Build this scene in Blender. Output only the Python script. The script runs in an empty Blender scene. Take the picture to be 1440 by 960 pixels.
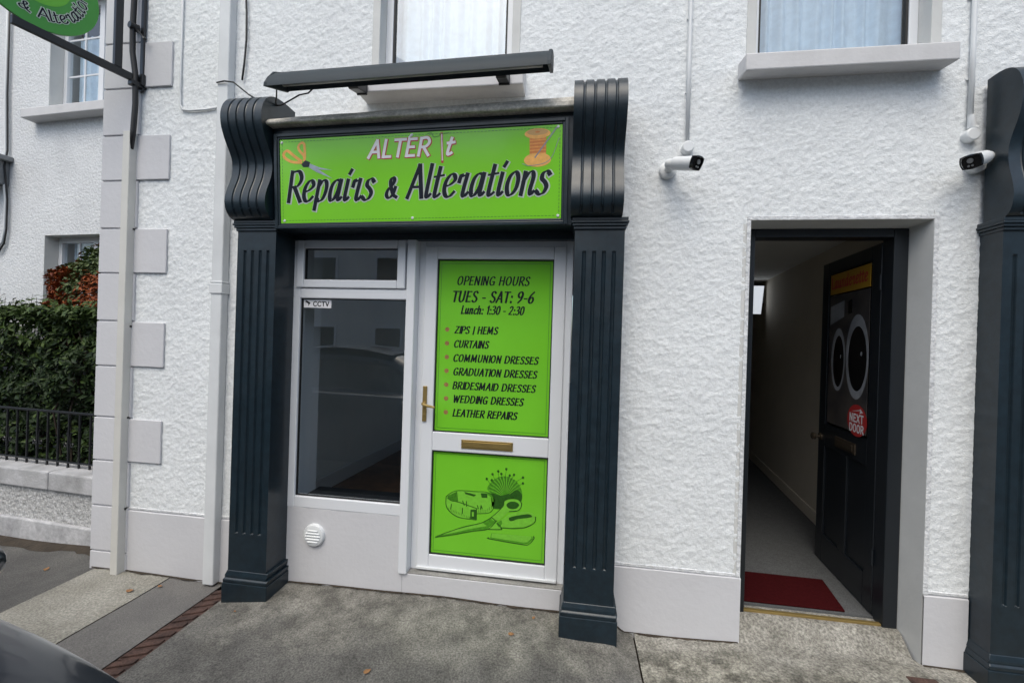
import bpy, bmesh, math, random
from mathutils import Vector, Matrix, noise

S = bpy.context.scene
COL = S.collection
random.seed(7)

# ------------------------------------------------------------------ camera
cam = bpy.data.cameras.new('camera')
cam.lens = 15.0
cam.sensor_width = 36.0
cam.clip_start = 0.05
cam.clip_end = 2000
camo = bpy.data.objects.new('camera', cam)
COL.objects.link(camo)
yaw, pitch, roll = 0.138543, -0.000764, 0.031064
fwd = Vector((-math.sin(yaw) * math.cos(pitch), math.cos(yaw) * math.cos(pitch), math.sin(pitch)))
rt0 = Vector((math.cos(yaw), math.sin(yaw), 0))
up0 = rt0.cross(fwd)
rt = rt0 * math.cos(roll) + up0 * math.sin(roll)
up = up0 * math.cos(roll) - rt0 * math.sin(roll)
mw = Matrix.Identity(4)
for i in range(3):
    mw[i][0] = rt[i]; mw[i][1] = up[i]; mw[i][2] = -fwd[i]
mw[0][3], mw[1][3], mw[2][3] = 0.0, -2.5398, 1.586
camo.matrix_world = mw
S.camera = camo

# ------------------------------------------------------------------ world, sun, exposure
W = bpy.data.worlds.new('World')
S.world = W
W.use_nodes = True
nt = W.node_tree
sky = nt.nodes.new('ShaderNodeTexSky')
sky.sky_type = 'NISHITA'
sky.sun_disc = False
SUN_EL, SUN_AZ = math.radians(58), math.radians(190)
sky.sun_elevation = SUN_EL
sky.sun_rotation = SUN_AZ
sky.air_density = 1.0
sky.dust_density = 4.0
sky.ozone_density = 1.0
bgn = nt.nodes['Background']
tint = nt.nodes.new('ShaderNodeMix'); tint.data_type = 'RGBA'; tint.blend_type = 'MULTIPLY'; tint.inputs['Factor'].default_value = 1
tint.inputs['B'].default_value = (.965, 1.012, 1.0, 1)      # overcast: a greener grey than clear sky
nt.links.new(sky.outputs[0], tint.inputs['A'])
nt.links.new(tint.outputs['Result'], bgn.inputs[0])
bgn.inputs[1].default_value = 0.14
sun = bpy.data.lights.new('sun', 'SUN')
sun.energy = 0.75
sun.angle = math.radians(55)
sun.color = (1.0, 0.985, 0.94)
suno = bpy.data.objects.new('sun', sun)
COL.objects.link(suno)
sd = Vector((math.sin(SUN_AZ) * math.cos(SUN_EL), math.cos(SUN_AZ) * math.cos(SUN_EL), math.sin(SUN_EL)))
suno.rotation_euler = (-sd).to_track_quat('-Z', 'Y').to_euler()
S.view_settings.view_transform = 'Standard'
S.view_settings.look = 'None'
S.view_settings.exposure = 0.55
S.view_settings.gamma = 1.0
S.view_settings.use_curve_mapping = False
S.cycles.max_bounces = 8
S.cycles.transparent_max_bounces = 12
S.cycles.use_denoising = True

# ------------------------------------------------------------------ materials
def M(name, rgb, rough=.5, var=0.0, vs=4.0, bump=0.0, bs=60.0, metal=0.0, coat=0.0, spec=.5, rgb2=None, speck=None, ss=140.0, rvar=0.0):
    m = bpy.data.materials.new(name)
    m.use_nodes = True
    t = m.node_tree
    b = t.nodes['Principled BSDF']
    b.inputs['Base Color'].default_value = (*rgb, 1)
    b.inputs['Roughness'].default_value = rough
    b.inputs['Metallic'].default_value = metal
    b.inputs['Coat Weight'].default_value = coat
    b.inputs['Coat Roughness'].default_value = .08
    b.inputs['Specular IOR Level'].default_value = spec
    tc = t.nodes.new('ShaderNodeTexCoord')
    co = tc.outputs['Object']
    col = None
    if var or rgb2:
        n = t.nodes.new('ShaderNodeTexNoise')
        n.inputs['Scale'].default_value = vs
        n.inputs['Detail'].default_value = 8
        n.inputs['Roughness'].default_value = .62
        t.links.new(co, n.inputs['Vector'])
        r = t.nodes.new('ShaderNodeValToRGB')
        r.color_ramp.elements[0].position = .32
        r.color_ramp.elements[1].position = .68
        c2 = rgb2 if rgb2 else tuple(min(1, c * (1 + var)) for c in rgb)
        c1 = rgb if rgb2 else tuple(c * (1 - var) for c in rgb)
        r.color_ramp.elements[0].color = (*c1, 1)
        r.color_ramp.elements[1].color = (*c2, 1)
        t.links.new(n.outputs['Fac'], r.inputs['Fac'])
        col = r.outputs['Color']
    if speck:
        n = t.nodes.new('ShaderNodeTexNoise')
        n.inputs['Scale'].default_value = ss
        n.inputs['Detail'].default_value = 3
        n.inputs['Roughness'].default_value = .7
        t.links.new(co, n.inputs['Vector'])
        r = t.nodes.new('ShaderNodeValToRGB')
        r.color_ramp.elements[0].position = .36
        r.color_ramp.elements[1].position = .66
        a, c = speck
        r.color_ramp.elements[0].color = (a, a, a, 1)
        r.color_ramp.elements[1].color = (c, c, c, 1)
        t.links.new(n.outputs['Fac'], r.inputs['Fac'])
        mx = t.nodes.new('ShaderNodeMix')
        mx.data_type = 'RGBA'
        mx.blend_type = 'MULTIPLY'
        mx.inputs['Factor'].default_value = 1
        if col: t.links.new(col, mx.inputs['A'])
        else: mx.inputs['A'].default_value = (*rgb, 1)
        t.links.new(r.outputs['Color'], mx.inputs['B'])
        col = mx.outputs['Result']
    if col: t.links.new(col, b.inputs['Base Color'])
    if rvar:
        n = t.nodes.new('ShaderNodeTexNoise')
        n.inputs['Scale'].default_value = 9
        n.inputs['Detail'].default_value = 6
        t.links.new(co, n.inputs['Vector'])
        mr = t.nodes.new('ShaderNodeMapRange')
        mr.inputs['To Min'].default_value = max(.02, rough - rvar)
        mr.inputs['To Max'].default_value = rough + rvar
        t.links.new(n.outputs['Fac'], mr.inputs['Value'])
        t.links.new(mr.outputs['Result'], b.inputs['Roughness'])
    if bump:
        n = t.nodes.new('ShaderNodeTexNoise')
        n.inputs['Scale'].default_value = bs
        n.inputs['Detail'].default_value = 5
        t.links.new(co, n.inputs['Vector'])
        bp = t.nodes.new('ShaderNodeBump')
        bp.inputs['Strength'].default_value = 1
        bp.inputs['Distance'].default_value = bump
        t.links.new(n.outputs['Fac'], bp.inputs['Height'])
        t.links.new(bp.outputs['Normal'], b.inputs['Normal'])
    return m

def pave(name, far, near, edge, wob, bump=.004, bs=170, ss=130, speck=(.62, 1.28), vs=6.0):
    """worn asphalt with a paler concrete apron along the wall, their joint wandering"""
    m = M(name, far[0], .95, rgb2=far[1], vs=vs, bump=bump, bs=bs, speck=speck, ss=ss)
    t = m.node_tree
    ramp = [n for n in t.nodes if n.type == 'VALTORGB'][0]
    ramp.color_ramp.elements[0].position = .40; ramp.color_ramp.elements[1].position = .60
    mixn = [n for n in t.nodes if n.type == 'MIX'][0]
    tc = [n for n in t.nodes if n.type == 'TEX_COORD'][0]
    n2 = t.nodes.new('ShaderNodeTexNoise'); n2.inputs['Scale'].default_value = 5.5; n2.inputs['Detail'].default_value = 9; n2.inputs['Roughness'].default_value = .68
    t.links.new(tc.outputs['Object'], n2.inputs['Vector'])
    r2 = t.nodes.new('ShaderNodeValToRGB')
    r2.color_ramp.elements[0].position = .38; r2.color_ramp.elements[1].position = .62
    r2.color_ramp.elements[0].color = (*near[0], 1); r2.color_ramp.elements[1].color = (*near[1], 1)
    t.links.new(n2.outputs['Fac'], r2.inputs['Fac'])
    sp = t.nodes.new('ShaderNodeSeparateXYZ'); t.links.new(tc.outputs['Object'], sp.inputs[0])
    n3 = t.nodes.new('ShaderNodeTexNoise'); n3.inputs['Scale'].default_value = 2.6; n3.inputs['Detail'].default_value = 7; n3.inputs['Roughness'].default_value = .6
    t.links.new(tc.outputs['Object'], n3.inputs['Vector'])
    a = t.nodes.new('ShaderNodeMath'); a.operation = 'MULTIPLY_ADD'; a.inputs[1].default_value = wob
    t.links.new(n3.outputs['Fac'], a.inputs[0]); t.links.new(sp.outputs['Y'], a.inputs[2])
    mr = t.nodes.new('ShaderNodeMapRange'); mr.inputs['From Min'].default_value = edge - .12 + wob * .5; mr.inputs['From Max'].default_value = edge + .12 + wob * .5
    t.links.new(a.outputs[0], mr.inputs['Value'])
    mx = t.nodes.new('ShaderNodeMix'); mx.data_type = 'RGBA'
    t.links.new(mr.outputs['Result'], mx.inputs['Factor']); t.links.new(ramp.outputs[0], mx.inputs['A']); t.links.new(r2.outputs[0], mx.inputs['B'])
    t.links.new(mx.outputs['Result'], mixn.inputs['A'])
    return m

def glass(name, tint=(.9, .93, .93), f0=.19, rough=0.0):
    m = bpy.data.materials.new(name)
    m.use_nodes = True
    t = m.node_tree
    for n in list(t.nodes):
        if n.type != 'OUTPUT_MATERIAL': t.nodes.remove(n)
    out = [n for n in t.nodes if n.type == 'OUTPUT_MATERIAL'][0]
    tr = t.nodes.new('ShaderNodeBsdfTransparent')
    tr.inputs[0].default_value = (*tint, 1)
    gl = t.nodes.new('ShaderNodeBsdfGlossy')
    gl.inputs['Roughness'].default_value = rough
    # Schlick reflectance of a thin pane, the same from both sides
    lw = t.nodes.new('ShaderNodeLayerWeight')
    lw.inputs['Blend'].default_value = .5
    pw = t.nodes.new('ShaderNodeMath'); pw.operation = 'POWER'; pw.inputs[1].default_value = 5
    t.links.new(lw.outputs['Facing'], pw.inputs[0])
    fr = t.nodes.new('ShaderNodeMath'); fr.operation = 'MULTIPLY_ADD'
    fr.inputs[1].default_value = 1 - f0; fr.inputs[2].default_value = f0
    t.links.new(pw.outputs[0], fr.inputs[0])
    mx = t.nodes.new('ShaderNodeMixShader')
    t.links.new(fr.outputs[0], mx.inputs[0])
    t.links.new(tr.outputs[0], mx.inputs[1])
    t.links.new(gl.outputs[0], mx.inputs[2])
    t.links.new(mx.outputs[0], out.inputs[0])
    return m

def emis(name, rgb, strength):
    m = M(name, rgb, .4)
    b = m.node_tree.nodes['Principled BSDF']
    b.inputs['Emission Color'].default_value = (*rgb, 1)
    b.inputs['Emission Strength'].default_value = strength
    return m

m_dash = M('white_roughcast', (.79, .815, .825), .85, var=.05, vs=1.6, bump=.003, bs=150, speck=(.9, 1.04), ss=60)
m_dash_n = M('white_roughcast_neighbour', (.70, .715, .73), .9, var=.08, vs=1.6, bump=.012, bs=38, speck=(.86, 1.05), ss=60)
m_plinth = M('grey_masonry_paint', (.60, .60, .62), .7, var=.035, vs=1.8, bump=.0018, bs=35)
m_reveal = M('reveal_paint', (.60, .605, .59), .7, var=.06, vs=4, bump=.001, bs=40)
m_sill = M('sill_paint', (.60, .595, .60), .65, var=.06, vs=6, bump=.0012, bs=50)
m_dark = M('dark_slate_gloss_paint', (.0092, .0195, .028), .38, var=.14, vs=6, bump=.0005, bs=30, coat=.14, rvar=.12, speck=(.8, 1.2), ss=22)
m_door = M('dark_door_paint', (.009, .012, .016), .35, var=.1, vs=6, coat=.1)
m_upvc = M('white_upvc', (.74, .76, .79), .3, var=.015, vs=3)
m_upvc_n = M('white_upvc_old', (.72, .73, .75), .35)
m_gasket = M('black_rubber', (.012, .012, .013), .6)
m_glass = glass('clear_glass')
m_green = M('sign_green', (.21, .63, .032), .13, var=.05, vs=1.1, rvar=.06)
m_green_d = M('poster_green', (.18, .575, .03), .13, var=.05, vs=2)
m_green_hang = M('hanging_sign_green', (.06, .30, .045), .35, var=.05, vs=4)
m_green_hang2 = M('hanging_sign_light_green', (.13, .45, .035), .35, var=.05, vs=4)
m_ink = M('black_ink', (.008, .010, .014), .5, spec=.2)
m_ink2 = M('navy_ink', (.007, .010, .020), .5, spec=.2)
m_halo = M('pale_outline', (.50, .56, .50), .4)
m_white = M('white_print', (.8, .8, .82), .4)
m_red = M('red_print', (.45, .03, .03), .4)
m_stitch = M('stitch_green', (.045, .2, .015), .4)
m_orange = M('orange_print', (.86, .44, .10), .4, var=.15, vs=30)
m_orange2 = M('deep_orange_print', (.66, .22, .04), .4, var=.12, vs=60)
m_steel_pr = M('grey_print', (.36, .42, .48), .4, var=.2, vs=60)
m_line = M('dark_green_print', (.022, .10, .008), .4, var=.3, vs=90)
m_mid = M('mid_green_print', (.07, .29, .012), .4, var=.3, vs=70)
m_lite = M('light_green_print', (.18, .54, .04), .4, var=.1, vs=50)
m_brass = M('brass', (.42, .30, .11), .38, metal=.7, var=.1, vs=20)
m_aged = M('aged_bronze', (.09, .07, .05), .4, metal=.6, var=.2, vs=30)
m_bullet = M('brown_dot_print', (.30, .17, .06), .4, var=.25, vs=80)
m_stone = M('weathered_concrete', (.46, .44, .39), .9, rgb2=(.80, .77, .70), vs=8, bump=.004, bs=40, speck=(.7, 1.05), ss=60)
m_black = M('black_steel_paint', (.010, .011, .013), .42, coat=.1)
m_cable = M('black_cable', (.012, .012, .013), .5)
m_trough = M('dark_grey_aluminium', (.022, .033, .041), .6, var=.12, vs=5, spec=.3)
m_tube = M('tube_diffuser', (.35, .36, .36), .3)
m_trunk = M('cream_trunking', (.62, .61, .57), .5, var=.04, vs=5)
m_pipe = M('white_pipe_paint', (.68, .70, .71), .55, var=.06, vs=4, bump=.001, bs=20)
m_white_pl = M('white_plastic', (.74, .76, .77), .35)
m_lens = M('black_lens', (.006, .006, .007), .1)
m_net = M('net_curtain', (.56, .68, .80), .9, var=.10, vs=18)
m_steelgrey = M('dull_metal', (.3, .3, .3), .4, metal=.8)
m_int_wall = M('interior_paint', (.80, .81, .78), .8, var=.04, vs=2)
m_skirt = M('skirting_paint', (.66, .66, .66), .5)
m_hall_wall = M('beige_hall_paint', (.68, .62, .52), .8, var=.06, vs=1.5)
m_wood = M('brown_laminate', (.07, .035, .02), .35, rgb2=(.16, .085, .045), vs=9)
m_hallfloor = M('grey_speckled_vinyl', (.12, .124, .128), .8, var=.1, vs=20, spec=.2, speck=(.6, 1.1), ss=180)
m_mat = M('red_coir_mat', (.042, .005, .006), 1.0, spec=0.05, var=.2, vs=60, bump=.003, bs=300)
m_rust = M('rusty_iron', (.042, .024, .020), .9, rgb2=(.115, .062, .047), vs=12, bump=.004, bs=60, speck=(.6, 1.15), ss=120)
m_asph = pave('worn_concrete_pavement', ((.09, .087, .081), (.142, .137, .127)), ((.108, .103, .09), (.255, .245, .215)), -.42, .85, ss=110, speck=(.55, 1.35))
m_asph2 = M('dark_asphalt_pavement', (.075, .072, .068), .95, rgb2=(.13, .125, .115), vs=2.2, bump=.005, bs=150, speck=(.6, 1.3), ss=130)
m_asph3 = M('grey_patch_pavement', (.125, .12, .115), .95, rgb2=(.18, .172, .16), vs=2.5, bump=.003, bs=170, speck=(.7, 1.22), ss=150)
m_conc = M('pale_aggregate_concrete', (.235, .225, .19), .95, rgb2=(.36, .345, .30), vs=3.0, bump=.005, bs=140, speck=(.62, 1.22), ss=95)
m_slab = pave('blotchy_concrete_slab', ((.115, .109, .088), (.35, .335, .28)), ((.23, .22, .19), (.37, .355, .315)), -.10, .5, .006, 120, 75, (.5, 1.32), 12.0)
m_ramp = M('smooth_cement', (.24, .235, .22), .9, rgb2=(.36, .35, .33), vs=5, bump=.002, bs=90, speck=(.8, 1.1), ss=70)
m_road = M('road_asphalt', (.05, .05, .05), .9, var=.25, vs=1.2, bump=.004, bs=200, speck=(.7, 1.3), ss=150)
m_kerb = M('kerb_concrete', (.26, .25, .23), .9, var=.2, vs=5, bump=.002, bs=120)
m_soil = M('garden_soil', (.045, .035, .025), 1, var=.3, vs=8, bump=.01, bs=40)
m_leaf_lit = M('hedge_leaf_lit', (.018, .042, .009), .5, rgb2=(.075, .115, .025), vs=14, spec=.22)
m_leaf_shaded = M('hedge_leaf_shaded', (.006, .016, .005), .55, rgb2=(.026, .048, .012), vs=14, spec=.22)
m_redleaf = M('russet_leaf', (.11, .022, .008), .6, rgb2=(.32, .085, .022), vs=9, spec=.2)
m_grnleaf = M('shrub_green_leaf', (.03, .07, .014), .6, rgb2=(.09, .12, .03), vs=9)
m_twig = M('twig', (.05, .035, .025), .9)
m_dryleaf = M('dry_leaf', (.20, .085, .035), .8, rgb2=(.34, .19, .08), vs=60)
m_car = M('dark_blue_car_paint', (.010, .013, .020), .3, metal=.3, coat=1.0)
m_carglass = M('dark_car_glass', (.012, .014, .016), .03, coat=.6)
m_tyre = M('tyre_rubber', (.015, .015, .015), .8)
m_opp = M('opposite_render', (.74, .73, .70), .9, var=.12, vs=.8)
m_opp2 = M('opposite_stone', (.50, .46, .40), .9, var=.2, vs=2)
m_slate = M('slate_roof', (.05, .05, .055), .8, var=.3, vs=4)
m_yellow = M('yellow_print', (.46, .25, .02), .4)
m_pgrey = M('poster_grey', (.028, .028, .032), .35, rgb2=(.085, .075, .068), vs=7)
m_plight = M('poster_pale', (.27, .285, .31), .35, var=.25, vs=7)
m_box_glow = emis('white_box_glow', (.86, .92, 1.0), .45)  # emission added to keep the hall's white box bright

# ------------------------------------------------------------------ mesh helpers
class B:
    def __init__(s):
        s.v = []; s.f = []; s.mi = []
    def add(s, verts, faces, mi=0):
        o = len(s.v)
        s.v += [tuple(v) for v in verts]
        s.f += [tuple(i + o for i in f) for f in faces]
        s.mi += [mi] * len(faces)
        return s
    def box(s, x0, x1, y0, y1, z0, z1, mi=0, F=None):
        vs = [(x, y, z) for x in (x0, x1) for y in (y0, y1) for z in (z0, z1)]
        if F: vs = [tuple(F(*v)) for v in vs]
        return s.add(vs, [(0, 1, 3, 2), (4, 6, 7, 5), (0, 4, 5, 1), (2, 3, 7, 6), (0, 2, 6, 4), (1, 5, 7, 3)], mi)
    def quad(s, a, b, c, d, mi=0):
        return s.add([a, b, c, d], [(0, 1, 2, 3)], mi)
    def poly(s, pts, mi=0):
        return s.add(pts, [tuple(range(len(pts)))], mi)
    def prism(s, pts, vec, mi=0):
        n = len(pts); vec = Vector(vec)
        vs = [Vector(p) for p in pts] + [Vector(p) + vec for p in pts]
        fs = [tuple(range(n))[::-1], tuple(range(n, 2 * n))] + [(i, (i + 1) % n, n + (i + 1) % n, n + i) for i in range(n)]
        return s.add(vs, fs, mi)
    def tube(s, pts, r, seg=8, mi=0, caps=True):
        pts = [Vector(p) for p in pts]
        rs = r if isinstance(r, (list, tuple)) else [r] * len(pts)
        rings = []; prev = None
        for i, p in enumerate(pts):
            d = (pts[min(i + 1, len(pts) - 1)] - pts[max(i - 1, 0)]).normalized()
            if prev is None:
                a = d.orthogonal().normalized()
            else:
                a = (prev - d * prev.dot(d)).normalized()
            prev = a; b = d.cross(a)
            rings.append([p + (a * math.cos(2 * math.pi * k / seg) + b * math.sin(2 * math.pi * k / seg)) * rs[i] for k in range(seg)])
        vs = [v for rg in rings for v in rg]
        fs = [(i * seg + k, i * seg + (k + 1) % seg, (i + 1) * seg + (k + 1) % seg, (i + 1) * seg + k) for i in range(len(pts) - 1) for k in range(seg)]
        if caps:
            fs += [tuple(range(seg))[::-1], tuple((len(pts) - 1) * seg + k for k in range(seg))]
        return s.add(vs, fs, mi)
    def grid(s, rows, mi=0, closed=False):
        n = len(rows[0])
        vs = [p for r in rows for p in r]
        fs = []
        for i in range(len(rows) - 1):
            for k in range(n if closed else n - 1):
                fs.append((i * n + k, i * n + (k + 1) % n, (i + 1) * n + (k + 1) % n, (i + 1) * n + k))
        return s.add(vs, fs, mi)
    def build(s, name, mats, parent=None, bevel=0, smooth=False, segs=2, label=None, fixn=True):
        me = bpy.data.meshes.new(name)
        me.from_pydata(s.v, [], s.f)
        if not isinstance(mats, (list, tuple)): mats = [mats]
        for m in mats: me.materials.append(m)
        if len(mats) > 1: me.polygons.foreach_set('material_index', s.mi)
        if fixn:
            bm = bmesh.new(); bm.from_mesh(me)
            bmesh.ops.recalc_face_normals(bm, faces=bm.faces)
            bm.to_mesh(me); bm.free()
        o = bpy.data.objects.new(name, me)
        COL.objects.link(o)
        if smooth == True: me.polygons.foreach_set('use_smooth', [True] * len(me.polygons))
        elif smooth:
            me.polygons.foreach_set('use_smooth', [True] * len(me.polygons))
            try: me.set_sharp_from_angle(angle=math.radians(smooth))
            except Exception: pass
        if bevel:
            bv = o.modifiers.new('bevel', 'BEVEL')
            bv.width = bevel; bv.segments = segs; bv.limit_method = 'ANGLE'; bv.angle_limit = math.radians(40)
            bv.harden_normals = False
        if parent is not None:
            o.parent = parent
            if parent.type == 'EMPTY':
                o.matrix_parent_inverse = Matrix.Translation(-parent.location)
        if label: o['label'] = label
        return o

def top(name, label, cat, loc, group=None):
    o = bpy.data.objects.new(name, None)
    o.empty_display_size = .1
    COL.objects.link(o)
    o.location = loc
    return tag(o, label, cat, group)

def tag(o, label, cat, group=None):
    o['label'] = label; o['category'] = cat
    if group: o['group'] = group
    return o

def struct(o, kind='structure'):
    o['kind'] = kind
    return o

def lerp(a, b, t): return a + (b - a) * t
def smooth01(t):
    t = max(0, min(1, t)); return t * t * (3 - 2 * t)
def interp(tab, x):
    if x <= tab[0][0]: return tab[0][1]
    for (a, b), (c, d) in zip(tab, tab[1:]):
        if x <= c: return lerp(b, d, (x - a) / (c - a))
    return tab[-1][1]

# ------------------------------------------------------------------ lettering: broad-nib strokes
GL = {
 'A': (.62, [[(.02, 0), (.34, 1)], [(.34, 1), (.58, 0)], [(.13, .33), (.5, .33)]]),
 'B': (.6, [[(.08, 0), (.08, 1)], [(.08, .98), (.35, 1), (.48, .78), (.36, .56), (.08, .53)], [(.1, .53), (.4, .52), (.54, .28), (.4, .03), (.08, .02)]]),
 'C': (.62, [[(.56, .86), (.4, 1), (.2, .92), (.06, .62), (.08, .25), (.24, .02), (.42, 0), (.58, .14)]]),
 'D': (.7, [[(.08, 0), (.08, 1)], [(.08, .98), (.4, .97), (.62, .65), (.58, .25), (.36, .02), (.08, .02)]]),
 'E': (.54, [[(.08, 0), (.08, 1)], [(.08, .97), (.46, .97)], [(.08, .52), (.4, .52)], [(.08, .03), (.48, .03)]]),
 'G': (.68, [[(.56, .86), (.4, 1), (.2, .92), (.06, .62), (.08, .25), (.24, .02), (.42, 0), (.58, .12)], [(.58, .42), (.58, .06)], [(.38, .42), (.6, .42)]]),
 'H': (.66, [[(.08, 0), (.08, 1)], [(.56, 0), (.56, 1)], [(.08, .52), (.56, .52)]]),
 'I': (.22, [[(.1, 0), (.1, 1)]]),
 'L': (.48, [[(.08, 1), (.08, 0)], [(.08, .03), (.46, .03)]]),
 'M': (.82, [[(.06, 0), (.1, 1)], [(.1, 1), (.38, .15)], [(.38, .15), (.66, 1)], [(.66, 1), (.72, 0)]]),
 'N': (.66, [[(.08, 0), (.08, 1)], [(.08, 1), (.54, 0)], [(.54, 0), (.54, 1)]]),
 'O': (.7, [[(.34, 1), (.14, .86), (.06, .5), (.14, .14), (.34, 0), (.54, .14), (.62, .5), (.54, .86), (.34, 1)]]),
 'P': (.56, [[(.08, 0), (.08, 1)], [(.08, .98), (.38, 1), (.52, .75), (.38, .48), (.08, .46)]]),
 'R': (.6, [[(.08, 0), (.08, 1)], [(.08, .98), (.38, 1), (.52, .76), (.38, .52), (.1, .48)], [(.26, .48), (.58, 0)]]),
 'S': (.55, [[(.46, .86), (.34, 1), (.16, .96), (.08, .76), (.2, .57), (.38, .45), (.48, .25), (.38, .04), (.2, 0), (.05, .12)]]),
 'T': (.56, [[(0, .97), (.56, .97)], [(.28, .98), (.28, 0)]]),
 'U': (.66, [[(.08, 1), (.08, .3), (.2, .03), (.38, .02), (.54, .25), (.56, 1)]]),
 'V': (.58, [[(.02, 1), (.28, 0)], [(.28, 0), (.54, 1)]]),
 'W': (.88, [[(.02, 1), (.22, 0)], [(.22, 0), (.42, .9)], [(.42, .9), (.62, 0)], [(.62, 0), (.84, 1)]]),
 'X': (.6, [[(.04, 1), (.54, 0)], [(.54, 1), (.04, 0)]]),
 'Z': (.58, [[(.06, .97), (.52, .97)], [(.52, .97), (.04, .03)], [(.04, .03), (.54, .03)]]),
 '0': (.56, [[(.28, 1), (.12, .84), (.06, .5), (.12, .14), (.28, 0), (.44, .14), (.5, .5), (.44, .86), (.28, 1)]]),
 '1': (.4, [[(.1, .8), (.26, 1)], [(.26, 1), (.26, 0)]]),
 '2': (.56, [[(.08, .82), (.22, 1), (.42, .94), (.46, .7), (.3, .4), (.06, .03)], [(.06, .03), (.5, .03)]]),
 '3': (.55, [[(.08, .9), (.26, 1), (.44, .9), (.42, .66), (.22, .53)], [(.22, .53), (.46, .42), (.48, .18), (.3, 0), (.06, .08)]]),
 '6': (.56, [[(.46, 1), (.2, .7), (.06, .32), (.16, .03), (.36, 0), (.5, .24), (.4, .5), (.2, .46), (.09, .25)]]),
 '9': (.56, [[(.48, .7), (.36, .5), (.16, .52), (.07, .76), (.2, .98), (.38, .98), (.5, .75), (.42, .32), (.16, 0)]]),
 '-': (.4, [[(.06, .38), (.32, .38)]]),
 ':': (.26, [[(.12, .1), (.12, 0)], [(.12, .6), (.12, .5)]]),
 '|': (.3, [[(.14, 1.0), (.14, -.1)]]),
 ' ': (.32, []),
 'a': (.58, [[(.44, .64), (.25, .66), (.1, .5), (.05, .22), (.1, .02), (.22, .04), (.36, .28), (.42, .6)], [(.46, .67), (.42, .3), (.4, .1), (.45, .01), (.55, .1)]]),
 'c': (.45, [[(.42, .58), (.3, .67), (.14, .55), (.06, .28), (.12, .04), (.28, 0), (.42, .1)]]),
 'd': (.58, [[(.42, .62), (.25, .66), (.1, .5), (.05, .22), (.1, .02), (.22, .04), (.36, .28), (.42, .6)], [(.47, 1), (.42, .3), (.4, .1), (.46, .01), (.55, .1)]]),
 'e': (.5, [[(.07, .32), (.25, .36), (.42, .5), (.38, .65), (.24, .67), (.09, .48), (.06, .22), (.15, .03), (.3, .01), (.45, .14)]]),
 'h': (.54, [[(.1, 1), (.06, 0)], [(.07, .38), (.22, .62), (.36, .66), (.42, .5), (.37, .15), (.41, 0), (.5, .08)]]),
 'i': (.28, [[(.12, .66), (.07, .16), (.11, 0), (.22, .09)], [(.15, .86), (.22, .98)]]),
 'l': (.28, [[(.14, 1.0), (.08, .16), (.13, 0), (.24, .09)]]),
 'n': (.55, [[(.1, .66), (.06, 0)], [(.07, .38), (.22, .62), (.36, .66), (.42, .5), (.37, .15), (.41, 0), (.51, .09)]]),
 'o': (.52, [[(.25, .67), (.11, .52), (.06, .26), (.13, .03), (.26, .01), (.4, .18), (.44, .45), (.37, .64), (.25, .67)]]),
 'p': (.54, [[(.12, .67), (.05, -.28)], [(.1, .45), (.26, .66), (.42, .62), (.45, .36), (.35, .08), (.2, 0), (.08, .1)]]),
 'r': (.46, [[(.05, .44), (.1, .64), (.2, .62), (.34, .67)], [(.33, .67), (.27, .3), (.25, .06), (.32, .0), (.44, .11)]]),
 's': (.44, [[(.4, .58), (.3, .67), (.16, .61), (.14, .46), (.28, .34), (.35, .2), (.27, .04), (.13, 0), (0, .09)]]),
 't': (.36, [[(.18, .9), (.1, .15), (.15, 0), (.29, .09)], [(.02, .62), (.34, .66)]]),
 'u': (.56, [[(.09, .66), (.06, .2), (.12, .02), (.24, .04), (.37, .3), (.41, .6)], [(.45, .66), (.4, .1), (.45, 0), (.54, .09)]]),
 '&': (.66, [[(.48, .4), (.4, .14), (.22, 0), (.06, .1), (.1, .3), (.32, .5), (.38, .68), (.28, .76), (.18, .66), (.24, .42), (.42, .12), (.6, .02)]]),
}

def catmull(p, n=5):
    if len(p) == 2: return [Vector(q) for q in p]
    P = [Vector(q) for q in p]
    cl = (P[0] - P[-1]).length < 1e-6
    out = []
    for i in range(len(P) - 1):
        a = P[i - 1] if i > 0 else (P[-2] if cl else P[0] * 2 - P[1])
        b, c = P[i], P[i + 1]
        d = P[i + 2] if i + 2 < len(P) else (P[1] if cl else P[-1] * 2 - P[-2])
        for k in range(n):
            t = k / n
            out.append(.5 * ((2 * b) + (c - a) * t + (2 * a - 5 * b + 4 * c - d) * t * t + (3 * b - a - 3 * c + d) * t ** 3))
    out.append(P[-1])
    return out

def ribbon(b, pts, t, F, d0=0.0, mr=.45, nib=.5, mi=0, ext=.3):
    """one pen stroke: pts 2D (metres), t nib width, F maps (u, v, depth) to the world"""
    pts = [Vector((p[0], p[1])) for p in pts]
    n = len(pts)
    cl = (pts[0] - pts[-1]).length < 1e-7
    if not cl and ext:
        e0 = (pts[0] - pts[1]).normalized() * t * ext; e1 = (pts[-1] - pts[-2]).normalized() * t * ext
        pts[0] = pts[0] + e0; pts[-1] = pts[-1] + e1
    L = []; R = []
    for i in range(n):
        if cl: d = pts[(i + 1) % (n - 1)] - pts[(i - 1) % (n - 1)]
        else: d = pts[min(i + 1, n - 1)] - pts[max(i - 1, 0)]
        if d.length < 1e-9: d = Vector((1, 0))
        d.normalize()
        w = t * .5 * (mr + (1 - mr) * abs(math.sin(math.atan2(d.y, d.x) - nib)))
        nn = Vector((-d.y, d.x)) * w
        dd = d0 + i * 4e-6
        L.append(F(pts[i].x + nn.x, pts[i].y + nn.y, dd)); R.append(F(pts[i].x - nn.x, pts[i].y - nn.y, dd))
    b.grid([L, R], mi)

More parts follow.
